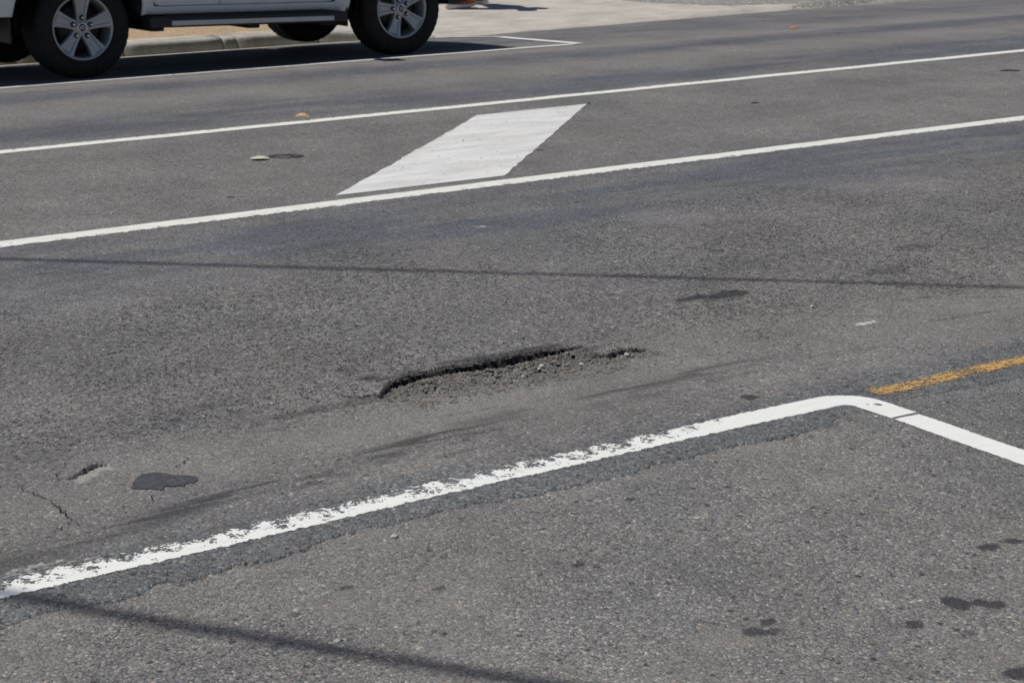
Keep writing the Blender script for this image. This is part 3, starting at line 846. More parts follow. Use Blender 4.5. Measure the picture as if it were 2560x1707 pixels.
# ------------------------------------------------------------------ leaves and litter
def leaf(name, loc, L, W, curl, rz, mat, tilt=0.0, twist=0.0):
    V = []; F = []
    n_ = 12
    for i in range(n_ + 1):
        t = i / n_
        w = W * (math.sin(math.pi * t ** 0.8)) * 0.5 + 0.001
        x = (t - 0.5) * L
        zc = curl * (1 - (2 * t - 1) ** 2)
        for k in (-1, -0.5, 0, 0.5, 1):
            V.append((x, k * w, zc + abs(k) * twist * W * (0.6 + .4 * k) + 0.004))
    for i in range(n_):
        for j in range(4):
            F.append((i * 5 + j, (i + 1) * 5 + j, (i + 1) * 5 + j + 1, i * 5 + j + 1))
    o = mesh_obj(name, V, F, mat, smooth=True, loc=loc)
    o.rotation_euler = (tilt, 0, rz)
    md = o.modifiers.new("thick", 'SOLIDIFY'); md.thickness = 0.0012
    # midrib and stalk
    bm = bmesh.new()
    for i in range(n_ + 3):
        t = i / n_
        x = (t - 0.5) * L; zc = curl * (1 - (2 * min(t, 1) - 1) ** 2)
        r = 0.0012
        a = [bm.verts.new((x, r * math.cos(q), zc + 0.0058 + r * math.sin(q))) for q in (0, 2.09, 4.19)]
        if i:
            for k in range(3):
                bm.faces.new((prev[k], prev[(k + 1) % 3], a[(k + 1) % 3], a[k]))
        prev = a
    bm_obj("midrib", bm, mat, o)
    return o
M['leaf_o'] = simple("dry_leaf_orange", (0.47, 0.31, 0.13), 0.6, var=0.4, vscale=25)
M['leaf_y'] = simple("dry_leaf_yellow", (0.66, 0.64, 0.54), 0.6, var=0.12, vscale=30)
o = leaf("leaf", (5.955, 10.47, 0.006), 0.105, 0.032, 0.018, -0.70, M['leaf_o'], 0.1, 0.5)
tag(o, "curled orange-brown dry leaf on the far white line", "leaf", "fallen leaves")
o = leaf("leaf", (4.945, 9.175, 0.004), 0.115, 0.075, 0.006, -0.66, M['leaf_y'], 0.03, 0.02)
tag(o, "pale yellow flat leaf in the median beside the dark ring", "leaf", "fallen leaves")
o = leaf("leaf", (13.0, 13.3, 0.004), 0.09, 0.05, 0.012, -0.5, simple("leaf_red", (0.5, 0.22, 0.08), 0.7), 0.1, 0.1)
tag(o, "tiny orange leaf at the road's far edge, upper right", "leaf", "fallen leaves")
M['rubber'] = simple("rubber_scrap", (0.03, 0.03, 0.032), 0.8)
def scrap(x, y, L, w, h, rz, label):
    rings = []
    for i in range(6):
        t = i / 5
        k = 0.55 + 0.45 * math.sin(math.pi * min(1, t * 1.1))
        yy = 0.15 * w * math.sin(5 * t)
        rings.append([((t - .5) * L, yy + w / 2 * k * c, h * (0.5 + 0.5 * d) * k) for c, d in ((-1, -1), (1, -1), (1.0, .4), (.4, 1), (-.4, .9), (-1, .3))])
    o = loft("rubber_scrap", rings, M['rubber'], smooth=False)
    o.location = (x, y, z_low(x, y) + 0.001); o.rotation_euler = (0, 0, rz)
    return tag(o, label, "litter", "road litter")
scrap(11.61, 9.53, 0.15, 0.03, 0.010, -0.68, "flat dark rubber scrap in the median at the right edge")
scrap(8.755, 9.30, 0.06, 0.014, 0.006, -0.4, "small dark strip lying in the median right of the parallelogram")
scrap(6.353, 8.494, 0.04, 0.012, 0.004, -0.5, "tiny dark strip close to the parallelogram's lower right corner")
scrap(4.245, 8.189, 0.04, 0.012, 0.004, -0.6, "tiny dark speck in the median left of the parallelogram")
scrap(7.88, 9.985, 0.018, 0.018, 0.008, 0.3, "tiny dark lump at the top corner of the parallelogram")

# ------------------------------------------------------------------ overhead cables (only their shadows fall in view)
M['cable'] = simple("cable_black", (0.02, 0.02, 0.02), 0.6)
def cable(p, q, h, r, label, sag=0.5, span=22.0, bow=0.0):
    px, py = p[0] - KX * h, p[1] - KY * h
    qx, qy = q[0] - KX * h, q[1] - KY * h
    dx, dy = qx - px, qy - py
    L = math.hypot(dx, dy); dx /= L; dy /= L
    rings = []
    N_ = 60
    for i in range(N_ + 1):
        s_ = -span + (2 * span + L) * i / N_
        t = (s_ - L / 2) / (span + L / 2)
        x = px + dx * s_ - dy * bow * (s_ / L) * (s_ / L - 1); y = py + dy * s_ + dx * bow * (s_ / L) * (s_ / L - 1)
        z = h + sag * t * t
        rings.append([(x - dy * r * math.cos(a), y + dx * r * math.cos(a), z + r * math.sin(a)) for a in (0, 1.05, 2.09, 3.14, 4.19, 5.24)])
    o = loft("overhead_cable", rings, M['cable'], smooth=True)
    return tag(o, label, "cable", "overhead cables")
cable((2.791, 7.453), (5.663, 4.526), 7.5, 0.017, "overhead cable casting the thin straight shadow across the near lane")
cable((1.395, 3.879), (2.076, 2.769), 7.0, 0.022, "thick overhead cable casting the shadow at lower left")

# ------------------------------------------------------------------ parked four-wheel drive
n = NT("white_car_paint")
pk = n.noise(2.0, 3)
dirtz = n.node("ShaderNodeSeparateXYZ", [n.oc]).outputs[2]
grime = n.math('MULTIPLY', n.mr(n.noise(9, 5, 0.65), 0.35, 0.7), n.mr(dirtz, 0.62, 0.38, 0.0, 0.35))
M['paint'] = n.done(n.mix(grime, (0.74, 0.745, 0.75), (0.42, 0.38, 0.33)), 0.32, None, 0.5, 0.0, 0.6)
M['black'] = simple("black_plastic", (0.018, 0.019, 0.021), 0.6)
M['under'] = simple("underbody_black", (0.012, 0.012, 0.012), 0.85)
n = NT("tyre_rubber")
M['tyre'] = n.done(n.mix(n.mr(n.noise(30, 4), 0.35, 0.7), (0.016, 0.016, 0.017), (0.028, 0.027, 0.026)), 0.82, n.bump(n.noise(120, 2), 0.001), 0.25)
M['alloy'] = simple("alloy_wheel", (0.43, 0.44, 0.46), 0.40, metal=0.55, var=0.05)
M['dark_alloy'] = simple("dark_alloy", (0.06, 0.062, 0.066), 0.5, metal=0.5)
M['disc'] = simple("brake_steel", (0.09, 0.085, 0.08), 0.5, metal=0.6)
M['chrome'] = simple("chrome", (0.75, 0.75, 0.76), 0.12, metal=1.0, var=0.02)
M['step_alu'] = simple("step_trim", (0.55, 0.54, 0.53), 0.6, metal=0.0, var=0.05)
M['glass'] = simple("tinted_glass", (0.012, 0.014, 0.016), 0.06, spec=0.6, var=0.02)
M['amber'] = simple("lamp_red", (0.35, 0.02, 0.015), 0.2)
M['lamp'] = simple("lamp_clear", (0.6, 0.62, 0.65), 0.1)

CS = 1.0184
car = empty("four_wheel_drive_car", (5.966, 13.74 + 0.975 * CS, -0.029))
car.scale = (CS, CS, CS)
tag(car, "white four-wheel drive parked along the far kerb, cut by the top edge", "car")
TILT = 0.024
def shear(o, x0=1.39):
    me = o.data
    for v in me.vertices:
        v.co.z -= TILT * (v.co.x - x0)
    return o

def ymag(z):
    return float(np.interp(z, [0.36, 0.40, 0.43, 0.455, 0.50, 0.60, 0.75, 0.95, 1.05, 1.13, 1.18], [0.925, 0.935, 0.945, 0.957, 0.967, 0.972, 0.975, 0.972, 0.976, 0.962, 0.945]))

def panel(name, strips, side, mat, ncol=10, thick=0.022, proud=0.0):
    """strips: lists of rows (z, x_left, x_right); the skin follows the body side."""
    V = []; F = []
    for rows in strips:
        base = len(V)
        for z, xl, xr in rows:
            for j in range(ncol + 1):
                x = xl + (xr - xl) * j / ncol
                V.append((x, side * (ymag(z) + proud), z))
        m = ncol + 1
        for i in range(len(rows) - 1):
            for j in range(ncol):
                q = (base + i * m + j, base + i * m + j + 1, base + (i + 1) * m + j + 1, base + (i + 1) * m + j)
                F.append(q if side < 0 else q[::-1])
    o = mesh_obj(name, V, F, mat, car, smooth=True)
    md = o.modifiers.new("thick", 'SOLIDIFY'); md.thickness = thick; md.offset = -1
    return shear(o)

RA, FA = -0.045, 2.85        # arch centres
def arch(cx, r, z, cz=0.39):
    h = r * r - (z - cz) ** 2
    return math.sqrt(max(h, 0))
zlo = [0.508, 0.515, 0.53, 0.55, 0.58, 0.63, 0.70, 0.78, 0.86, 0.94, 1.02, 1.08, 1.13]
def corner(z, z0, r=0.06):
    d = z - z0
    return r - math.sqrt(max(r * r - (r - d) ** 2, 0)) if d < r else 0.0
for side in (-1, 1):
    sfx = -1 if side < 0 else 1
    # rear door / front door
    panel("rear_door", [[(z, 0.545 + corner(z, 0.508) if z < 0.62 else max(0.545, RA + arch(RA, 0.60, z)), 1.118) for z in zlo]], side, M['paint'])
    panel("front_door", [[(z, 1.124, 2.168 - corner(z, 0.508)) for z in zlo]], side, M['paint'])
    # sill below the doors, dropping behind the front wheel
    V = []; F = []
    cols = [RA + 0.512 + (2.318 - RA - 0.512) * i / 60 for i in range(61)]
    ts = [0, 0.08, 0.2, 0.4, 0.6, 0.8, 1.0]
    for x in cols:
        zb = 0.434 - 0.062 * float(sst(2.06, 2.30, np.array(x)))
        zt = 0.502
        if x < 0.535: zt = 0.62
        if x > 2.178: zt = 0.62
        for t in ts:
            z = zb + (zt - zb) * t
            tuck = 0.03 * max(0, 1 - t / 0.2) ** 2 if x < 2.2 else 0.012 * max(0, 1 - t / 0.2)
            V.append((min(x, FA - arch(FA, 0.556, z)) if x > 2.2 else max(x, RA + arch(RA, 0.515, z)), side * (ymag(z) - tuck), z))
    m = len(ts)
    for i in range(60):
        for j in range(m - 1):
            q = (i * m + j, (i + 1) * m + j, (i + 1) * m + j + 1, i * m + j + 1)
            F.append(q if side < 0 else q[::-1])
    o = mesh_obj("sill", V, F, M['paint'], car, smooth=True)
    md = o.modifiers.new("thick", 'SOLIDIFY'); md.thickness = 0.03; md.offset = -1
    shear(o)
    # front fender
    zs = [0.62, 0.68, 0.74, 0.80, 0.86, 0.90, 0.93, 0.944]
    back = [(z, 2.176, FA - arch(FA, 0.556, z)) for z in zs]
    frnt = [(z, FA + arch(FA, 0.556, z), 3.46) for z in [0.50, 0.56] + zs]
    top = [(z, 2.176, 3.46 - 0.1 * (z - 0.94)) for z in (0.946, 0.98, 1.02, 1.06, 1.10)]
    panel("front_fender", [back, frnt, top], side, M['paint'], 14)
    # rear quarter
    zs2 = [0.62, 0.68, 0.74, 0.80, 0.85, 0.885, 0.904]
    frontp = [(z, RA + arch(RA, 0.515, z), max(0.539, RA + arch(RA, 0.60, z) - 0.006)) for z in zs2]
    backp = [(z, -1.02, RA - arch(RA, 0.53, z)) for z in [0.455, 0.47, 0.50, 0.56] + zs2]
    top2 = [(z, -1.02, max(0.539, RA + arch(RA, 0.60, z) - 0.006)) for z in (0.921, 0.96, 1.0, 1.06, 1.13)]
    panel("rear_quarter_panel", [frontp, backp, top2], side, M['paint'], 14)
    # wheel arch liners
    for cx, r in ((RA, 0.505), (FA, 0.548)):
        bm = bmesh.new()
        prev = None
        for i in range(25):
            a = math.radians(14 + 170 * i / 24)
            x = cx + r * math.cos(a); z = 0.39 + r * math.sin(a)
            row = [bm.verts.new((x, side * yy, z)) for yy in (0.955, 0.80, 0.60)]
            if prev:
                for k in range(2):
                    bm.faces.new((prev[k], prev[k + 1], row[k + 1], row[k]))
            prev = row
        shear(bm_obj("wheel_arch_liner", bm, M['under'], car, True))
    # side step: board, bright trim, end caps, brackets
    s0, s1 = sorted((side * 0.86, side * 1.035))
    st_ = shear(box_obj("side_step", (0.49, 2.235, s0, s1, 0.345, 0.428), M['black'], car, 0.012))
    t0, t1 = sorted((side * 1.030, side * 1.039))
    tr = box_obj("trim", (0.668, 2.11, t0, t1, 0.360, 0.396), M['step_alu'], st_, 0.003)
    shear(tr)
    p0, p1 = sorted((side * 0.90, side * 1.02))
    pd = shear(box_obj("tread_plate", (0.62, 2.15, p0, p1, 0.4285, 0.434), M['black'], st_, 0.002))
    for bxx in (0.52, 1.35, 2.02):
        b0, b1 = sorted((side * 0.55, side * 0.98))
        shear(box_obj("bracket", (bxx, bxx + 0.11, b0, b1, 0.315, 0.36), M['under'], st_, 0.01))
    # mud flaps
    f0, f1 = sorted((side * 0.70, side * 0.955))
    bm = bmesh.new(); add_box(bm, -0.60, -0.585, f0, f1, 0.26, 0.56, 0.004)
    o = shear(bm_obj("mud_flap", bm, M['black'], car))
    o.location.x = 0.0
    bm = bmesh.new(); add_box(bm, 2.275, 2.29, f0, f1, 0.30, 0.50, 0.004)
    shear(bm_obj("mud_flap", bm, M['black'], car))
    # mirror
    m0, m1 = sorted((side * 0.985, side * 1.20))
    mi = box_obj("mirror", (1.93, 2.06, m0, m1, 1.12, 1.36), M['paint'], car, 0.03, True)
    g0, g1 = sorted((side * 1.01, side * 1.185))
    box_obj("mirror_glass", (1.926, 1.932, g0, g1, 1.15, 1.335), M['glass'], mi)
    a0, a1 = sorted((side * 0.93, side * 1.0))
    box_obj("mirror_arm", (1.97, 2.03, a0, a1, 1.13, 1.17), M['black'], mi, 0.01)
    # door handles
    for hx in (0.72, 1.22):
        h0, h1 = sorted((side * 0.97, side * 1.005))
        shear(box_obj("door_handle", (hx, hx + 0.2, h0, h1, 0.985, 1.015), M['chrome'], car, 0.008))
    # side glass between white pillars
    def gy(z):
        return 0.945 - (z - 1.13) * 0.27
    for x0, x1, xt0, xt1 in ((-0.93, -0.02, -0.80, -0.02), (0.06, 1.06, 0.06, 1.06), (1.14, 2.05, 1.14, 1.42)):
        V = [(x0, side * gy(1.14), 1.14), (x1, side * gy(1.14), 1.14), (xt1, side * gy(1.70), 1.70), (xt0, side * gy(1.70), 1.70)]
        o = mesh_obj("side_window", V, [(0, 1, 2, 3) if side < 0 else (3, 2, 1, 0)], M['glass'], car)
        md = o.modifiers.new("thick", 'SOLIDIFY'); md.thickness = 0.012
    for (xa, xb), (xc, xd) in (((-1.05, -0.95), (-0.92, -0.82)), ((-0.01, 0.05), (-0.01, 0.05)), ((1.07, 1.13), (1.07, 1.13)), ((2.06, 2.14), (1.43, 1.50))):
        V = []
        for yy in (0.004, -0.05):
            V += [(xa, side * (gy(1.13) + yy), 1.13), (xb, side * (gy(1.13) + yy), 1.13), (xd, side * (gy(1.71) + yy), 1.71), (xc, side * (gy(1.71) + yy), 1.71)]
        mesh_obj("pillar", V, [(0, 1, 2, 3), (7, 6, 5, 4), (0, 4, 5, 1), (1, 5, 6, 2), (2, 6, 7, 3), (3, 7, 4, 0)], M['paint'], car)
    # lamps
    l0, l1 = sorted((side * 0.55, side * 0.93))
    box_obj("headlight", (3.42, 3.58, l0, l1, 0.78, 0.97), M['lamp'], car, 0.03, True)
    l0, l1 = sorted((side * 0.72, side * 0.95))
    box_obj("tail_light", (-1.16, -1.04, l0, l1, 0.82, 1.12), M['amber'], car, 0.02, True)

# bumpers, bonnet, roof, screens, underbody
def bar(name, prof_xy, z0, z1, mat, bev=0.03):
    bm = bmesh.new()
    lo = [bm.verts.new((x, y, z0)) for x, y in prof_xy]
    hi = [bm.verts.new((x, y, z1)) for x, y in prof_xy]
    k = len(lo)
    for i in range(k):
        bm.faces.new((lo[i], lo[(i + 1) % k], hi[(i + 1) % k], hi[i]))
    bm.faces.new(lo[::-1]); bm.faces.new(hi)
    bmesh.ops.recalc_face_normals(bm, faces=bm.faces[:])
    es = [e for e in bm.edges if abs(e.verts[0].co.z - e.verts[1].co.z) < 1e-5]
    bmesh.ops.bevel(bm, geom=es, offset=bev, segments=2, affect='EDGES')
    return bm_obj(name, bm, mat, car, False)
fplan = [(3.30, -0.945), (3.47, -0.93), (3.60, -0.84), (3.69, -0.62), (3.735, -0.3), (3.745, 0), (3.735, 0.3), (3.69, 0.62), (3.60, 0.84), (3.47, 0.93), (3.30, 0.945), (3.25, 0.6), (3.25, -0.6)]
bar("front_bumper", fplan, 0.47, 0.76, M['paint'])
bar("front_valance", [(x - 0.03 if x > 3.3 else x, y * 0.985) for x, y in fplan], 0.405, 0.468, M['black'], 0.015)
bar("grille", [(3.35, -0.5), (3.61, -0.5), (3.64, 0), (3.61, 0.5), (3.35, 0.5)], 0.765, 0.99, M['black'], 0.01)
rplan = [(-0.90, -0.95), (-1.10, -0.93), (-1.18, -0.8), (-1.205, 0), (-1.18, 0.8), (-1.10, 0.93), (-0.90, 0.95), (-0.85, 0)]
bar("rear_bumper", rplan, 0.46, 0.74, M['paint'])
# bonnet
rings = []
for x, h, w in ((2.10, 1.17, 0.93), (2.5, 1.155, 0.93), (2.9, 1.13, 0.925), (3.25, 1.095, 0.90), (3.48, 1.05, 0.84), (3.58, 0.995, 0.72)):
    rings.append([(x, -w, h - 0.075), (x, -w * 0.86, h - 0.01), (x, -w * 0.4, h + 0.012), (x, w * 0.4, h + 0.012), (x, w * 0.86, h - 0.01), (x, w, h - 0.075), (x, w * 0.9, h - 0.11), (x, -w * 0.9, h - 0.11)])
loft("bonnet", rings, M['paint'], car, smooth=True)
rings = []
for x, h, w in ((-0.93, 1.76, 0.72), (-0.7, 1.82, 0.76), (0, 1.86, 0.785), (0.9, 1.85, 0.785), (1.35, 1.79, 0.76), (1.55, 1.72, 0.73)):
    rings.append([(x, -w, h - 0.07), (x, -w * 0.88, h - 0.01), (x, 0, h + 0.015), (x, w * 0.88, h - 0.01), (x, w, h - 0.07), (x, w * 0.9, h - 0.12), (x, -w * 0.9, h - 0.12)])
loft("roof", rings, M['paint'], car, smooth=True)
o = mesh_obj("windscreen", [(2.13, -0.86, 1.155), (2.13, 0.86, 1.155), (1.50, 0.70, 1.70), (1.50, -0.70, 1.70)], [(0, 1, 2, 3)], M['glass'], car)
o.modifiers.new("thick", 'SOLIDIFY').thickness = 0.01
tg = mesh_obj("tailgate", [(-1.09, -0.9, 0.74), (-1.09, 0.9, 0.74), (-1.06, 0.9, 1.14), (-1.06, -0.9, 1.14), (-0.93, -0.72, 1.72), (-0.93, 0.72, 1.72)], [(0, 3, 2, 1), (3, 4, 5, 2)], M['paint'], car)
tg.modifiers.new("thick", 'SOLIDIFY').thickness = 0.03
mesh_obj("rear_window", [(-1.075, -0.78, 1.18), (-1.075, 0.78, 1.18), (-0.965, 0.66, 1.66), (-0.965, -0.66, 1.66)], [(0, 3, 2, 1)], M['glass'], tg)
bm = bmesh.new()
add_box(bm, 0.44, 2.34, -0.925, 0.925, 0.45, 0.60, 0.01)     # floor pan between the wheels
shear(bm_obj("floor_pan", bm, M['under'], car))
shear(box_obj("chassis", (-1.05, 3.35, -0.55, 0.55, 0.40, 0.72), M['under'], car, 0.02))
shear(box_obj("cabin_lining", (-1.0, 2.15, -0.90, 0.90, 0.60, 1.12), M['under'], car))
box_obj("engine_bay", (2.2, 3.4, -0.58, 0.58, 0.55, 1.0), M['under'], car)
for sy in (-0.5, 0.5):
    shear(box_obj("frame_rail", (-1.0, 3.3, sy - 0.05, sy + 0.05, 0.33, 0.42), M['under'], car, 0.01))
for ax_ in (0.0, 2.85):
    bm = bmesh.new()
    bmesh.ops.create_cone(bm, cap_ends=True, segments=14, radius1=0.055, radius2=0.055, depth=1.5, matrix=Matrix.Translation((ax_, 0, 0.385)) @ Matrix.Rotation(math.pi / 2, 4, 'X'))
    bm_obj("axle", bm, M['under'], car, True)

# --- wheels (local: axis along -y is the outer face)
def lathe(name, prof, seg, mat, parent, smooth=True, mod=None):
    V = []; F = []
    k = len(prof)
    for i in range(seg):
        a = 2 * math.pi * i / seg
        for j, (r, y) in enumerate(prof):
            if mod:
                r = mod(i, j, r)
            V.append((r * math.cos(a), y, r * math.sin(a)))
    for i in range(seg):
        n2 = (i + 1) % seg
        for j in range(k - 1):
            F.append((i * k + j, i * k + j + 1, n2 * k + j + 1, n2 * k + j))
    return mesh_obj(name, V, F, mat, parent, smooth)
TR = 0.385
tyre_prof = [(0.232, 0.24), (0.25, 0.262), (0.31, 0.272), (0.35, 0.262), (0.372, 0.245), (TR - 0.003, 0.225), (TR, 0.15), (TR - 0.008, 0.148), (TR - 0.008, 0.136), (TR, 0.134), (TR, 0.07), (TR - 0.008, 0.068), (TR - 0.008, 0.058), (TR, 0.056), (TR - 0.003, -0.005), (0.372, -0.026), (0.352, -0.040), (0.345, -0.041), (0.335, -0.046), (0.30, -0.050), (0.275, -0.047), (0.252, -0.036), (0.244, -0.022), (0.236, -0.006)]
def tread(i, j, r):
    if j in (4, 5, 14, 15) and i % 4 < 1:
        return r - 0.0045
    if j in (6, 10, 13) and i % 4 < 1:
        return r - 0.003
    return r
def make_wheel(parent, loc, base_deg, flip):
    w = empty("wheel", loc, math.pi if flip else 0, parent)
    lathe("tyre", tyre_prof, 160, M['tyre'], w, mod=tread)
    # barrel and lip of the rim
    lathe("rim_barrel", [(0.246, -0.012), (0.2475, -0.018), (0.246, -0.024), (0.238, -0.026), (0.229, -0.022), (0.224, -0.010), (0.221, 0.02), (0.215, 0.10), (0.20, 0.20)], 72, M['alloy'], w)
    lathe("wheel_back", [(0.215, 0.11), (0.10, 0.115), (0.0, 0.115)], 40, M['under'], w)
    d = lathe("brake_disc", [(0.165, 0.085), (0.165, 0.072), (0.075, 0.070), (0.07, 0.05), (0.0, 0.05)], 40, M['disc'], w)
    # five spokes, each with raised edges and a recessed middle
    V = []; F = []
    for k in range(5):
        a = math.radians(base_deg + 72 * k)
        ca, sa = math.cos(a), math.sin(a)
        base = len(V)
        rr = [0.030, 0.060, 0.085, 0.115, 0.15, 0.185, 0.212, 0.228]
        hw = [0.020, 0.040, 0.040, 0.044, 0.050, 0.058, 0.066, 0.072]
        dep = [0.004, 0.004, 0.003, -0.002, -0.008, -0.013, -0.017, -0.019]
        for r, h, y in zip(rr, hw, dep):
            inner = 0.45 * h
            gdep = 0.009 if 0.09 < r < 0.222 else 0.0
            sec = [(-h, y + 0.045), (-h, y + 0.007), (-h * 0.90, y), (-inner - 0.003, y), (-inner + 0.002, y + gdep), (inner - 0.002, y + gdep), (inner + 0.003, y), (h * 0.90, y), (h, y + 0.007), (h, y + 0.045)]
            for t, yy in sec:
                V.append((r * ca - t * sa, yy, r * sa + t * ca))
        q = 10
        for i in range(len(rr) - 1):
            for j in range(q - 1):
                F.append((base + i * q + j, base + (i + 1) * q + j, base + (i + 1) * q + j + 1, base + i * q + j + 1))
    mesh_obj("spokes", V, [f[::-1] for f in F], M['alloy'], w)
    lathe("hub", [(0.066, 0.02), (0.066, 0.006), (0.060, 0.001), (0.0, 0.001)], 40, M['alloy'], w)
    lathe("centre_cap", [(0.041, 0.002), (0.041, -0.010), (0.036, -0.014), (0.031, -0.014), (0.029, -0.011), (0.0, -0.011)], 40, M['chrome'], w)
    lathe("cap_face", [(0.0295, -0.0112), (0.028, -0.0125), (0.0, -0.0125)], 32, M['black'], w)
    # three overlapping ovals on the cap
    V = []; F = []
    for cx, cz, ra, rb in ((0, 0, 0.021, 0.0145), (0, 0.0055, 0.0125, 0.0058), (0, -0.0015, 0.0062, 0.0128)):
        base = len(V); N_ = 28
        for i in range(N_):
            a = 2 * math.pi * i / N_
            for s_ in (1.0, 0.0):
                V.append((cx + (ra - (1 - s_) * 0.0022) * math.cos(a), -0.0136, cz + (rb - (1 - s_) * 0.0022) * math.sin(a)))
        for i in range(N_):
            j = (i + 1) % N_
            F.append((base + 2 * i, base + 2 * j, base + 2 * j + 1, base + 2 * i + 1))
    mesh_obj("emblem", V, F, M['chrome'], w)
    for k in range(5):
        a = math.radians(base_deg + 72 * k)
        x, z = 0.074 * math.cos(a), 0.074 * math.sin(a)
        o = lathe("lug_nut", [(0.0175, -0.0035), (0.0115, -0.0030), (0.0105, -0.0025), (0.0105, -0.017), (0.0075, -0.021), (0.0, -0.021)], 12, M['chrome'], w, smooth=False)
        o.location = (x, 0, z)
        o2 = lathe("lug_recess", [(0.0205, -0.0022), (0.0178, -0.0042), (0.0115, -0.0036)], 20, M['under'], w)
        o2.location = (x, 0, z)
    return w
make_wheel(car, (0.0, -0.889 + 0.012, 0.39), 87, False)
make_wheel(car, (2.85, -0.889 + 0.012, 0.39), 34, False)
make_wheel(car, (0.0, 0.877, 0.39), 20, True)
make_wheel(car, (2.85, 0.877, 0.39), 55, True)

# ------------------------------------------------------------------ person walking on the driveway (only the shoes reach into view)
M['sole'] = simple("white_shoe_sole", (0.62, 0.58, 0.54), 0.7, var=0.12)
M['upper'] = simple("orange_shoe_mesh", (0.46, 0.095, 0.035), 0.75, var=0.25, vscale=40, bump=0.001, bscale=400)
M['lace'] = simple("laces", (0.6, 0.58, 0.55), 0.8)
M['skin'] = simple("skin", (0.30, 0.17, 0.11), 0.55, var=0.06)
M['jeans'] = simple("dark_jeans", (0.035, 0.045, 0.075), 0.85, var=0.25, vscale=30)
M['shirt'] = simple("grey_shirt", (0.22, 0.22, 0.23), 0.85, var=0.1)
M['hair'] = simple("dark_hair", (0.015, 0.012, 0.01), 0.6)
px0, py0, pz0 = 11.80, 17.18, 0.052
person = empty("person", (px0, py0, pz0))
tag(person, "person in white-soled orange running shoes standing behind the car's front wheel", "person")
def skin_obj(name, pts, edges, radii, mat, parent, sub=2):
    me = bpy.data.meshes.new(name)
    me.from_pydata(pts, edges, [])
    o = bpy.data.objects.new(name, me)
    COL.objects.link(o)
    o.parent = parent
    me.materials.append(mat)
    md = o.modifiers.new("skin", 'SKIN')
    md.use_smooth_shade = True
    for i, r in enumerate(radii):
        rr = r if isinstance(r, tuple) else (r, r)
        me.skin_vertices[0].data[i].radius = rr
    me.skin_vertices[0].data[0].use_root = True
    s_ = o.modifiers.new("sub", 'SUBSURF'); s_.levels = sub; s_.render_levels = sub
    return o
# feet positions (local): right foot near the camera, left foot ahead and further away
FA_, FB_ = Vector((-0.20, -0.09, 0)), Vector((0.26, 0.16, 0))
def shoe(off, ang, L=0.335, pitch=0.0):
    root = empty("shoe", off, ang, person)
    root.rotation_euler[1] = pitch
    ts = [0, 0.03, 0.08, 0.16, 0.28, 0.42, 0.56, 0.70, 0.82, 0.92, 0.975, 1.0]
    wd = [0.018, 0.030, 0.036, 0.038, 0.037, 0.036, 0.042, 0.049, 0.049, 0.040, 0.026, 0.012]
    def ring(t, w, z0, z1, k=1.0):
        x = (t - 0.18) * L
        return [(x, w * c * k, z0 + (z1 - z0) * (0.5 + 0.5 * d)) for c, d in ((-0.85, -1), (0.85, -1), (1.0, -0.3), (1.02, 0.6), (0.97, 1), (-0.97, 1), (-1.02, 0.6), (-1.0, -0.3))]
    sole = loft("sole", [ring(t, w, 0.002 + (0.02 * max(0, t - 0.75) / 0.25) + 0.012 * max(0, 0.08 - t) / 0.08, 0.044 + 0.018 * max(0, 0.3 - t) / 0.3 - 0.006 * (0.3 < t < 0.8) + 0.004 * (t > 0.9)) for t, w in zip(ts, wd)], M['sole'], root, smooth=True)
    hs = [0.085, 0.112, 0.118, 0.115, 0.11, 0.118, 0.105, 0.085, 0.075, 0.066, 0.055, 0.047]
    rings = []
    for t, w, h in zip(ts, wd, hs):
        x = (t - 0.18) * L + (0.006 if t == 0 else (-0.006 if t == 1 else 0))
        w *= 0.95
        rings.append([(x, -w, 0.04), (x, w, 0.04), (x, w * 0.98, 0.04 + (h - 0.04) * 0.5), (x, w * 0.72, 0.04 + (h - 0.04) * 0.86), (x, w * 0.25, h), (x, -w * 0.25, h), (x, -w * 0.72, 0.04 + (h - 0.04) * 0.86), (x, -w * 0.98, 0.04 + (h - 0.04) * 0.5)])
    loft("upper", rings, M['upper'], root, smooth=True)
    for k in range(4):
        t = 0.42 + 0.07 * k
        x = (t - 0.18) * L
        h = float(np.interp(t, ts, hs))
        box_obj("lace", (x - 0.004, x + 0.004, -0.022, 0.022, h - 0.004, h + 0.004), M['lace'], root, 0.002)
    return root
shoe(FA_, math.radians(2), 0.40, math.radians(-1.5))
shoe(FB_, math.radians(24), 0.37, math.radians(-3))
A = FA_ + Vector((0, 0, 0.10)); B = FB_ + Vector((0, 0, 0.11))
hip = Vector((0.04, 0.03, 0.93))
body_pts = [hip, hip + Vector((0.01, 0, 0.22)), hip + Vector((0.02, 0, 0.42)), hip + Vector((0.03, 0, 0.56)), hip + Vector((0.05, 0, 0.66)), hip + Vector((0.055, 0, 0.76)),
            hip + Vector((0, -0.10, -0.06)), Vector((-0.02, -0.10, 0.52)), A,
            hip + Vector((0, 0.10, -0.06)), Vector((0.20, 0.14, 0.53)), B,
            hip + Vector((0.02, -0.19, 0.48)), hip + Vector((-0.02, -0.25, 0.20)), hip + Vector((0.10, -0.25, -0.02)),
            hip + Vector((0.02, 0.19, 0.48)), hip + Vector((0.03, 0.25, 0.20)), hip + Vector((0.16, 0.24, 0.0))]
body_edges = [(0, 1), (1, 2), (2, 3), (3, 4), (4, 5), (0, 6), (6, 7), (7, 8), (0, 9), (9, 10), (10, 11), (3, 12), (12, 13), (13, 14), (3, 15), (15, 16), (16, 17)]
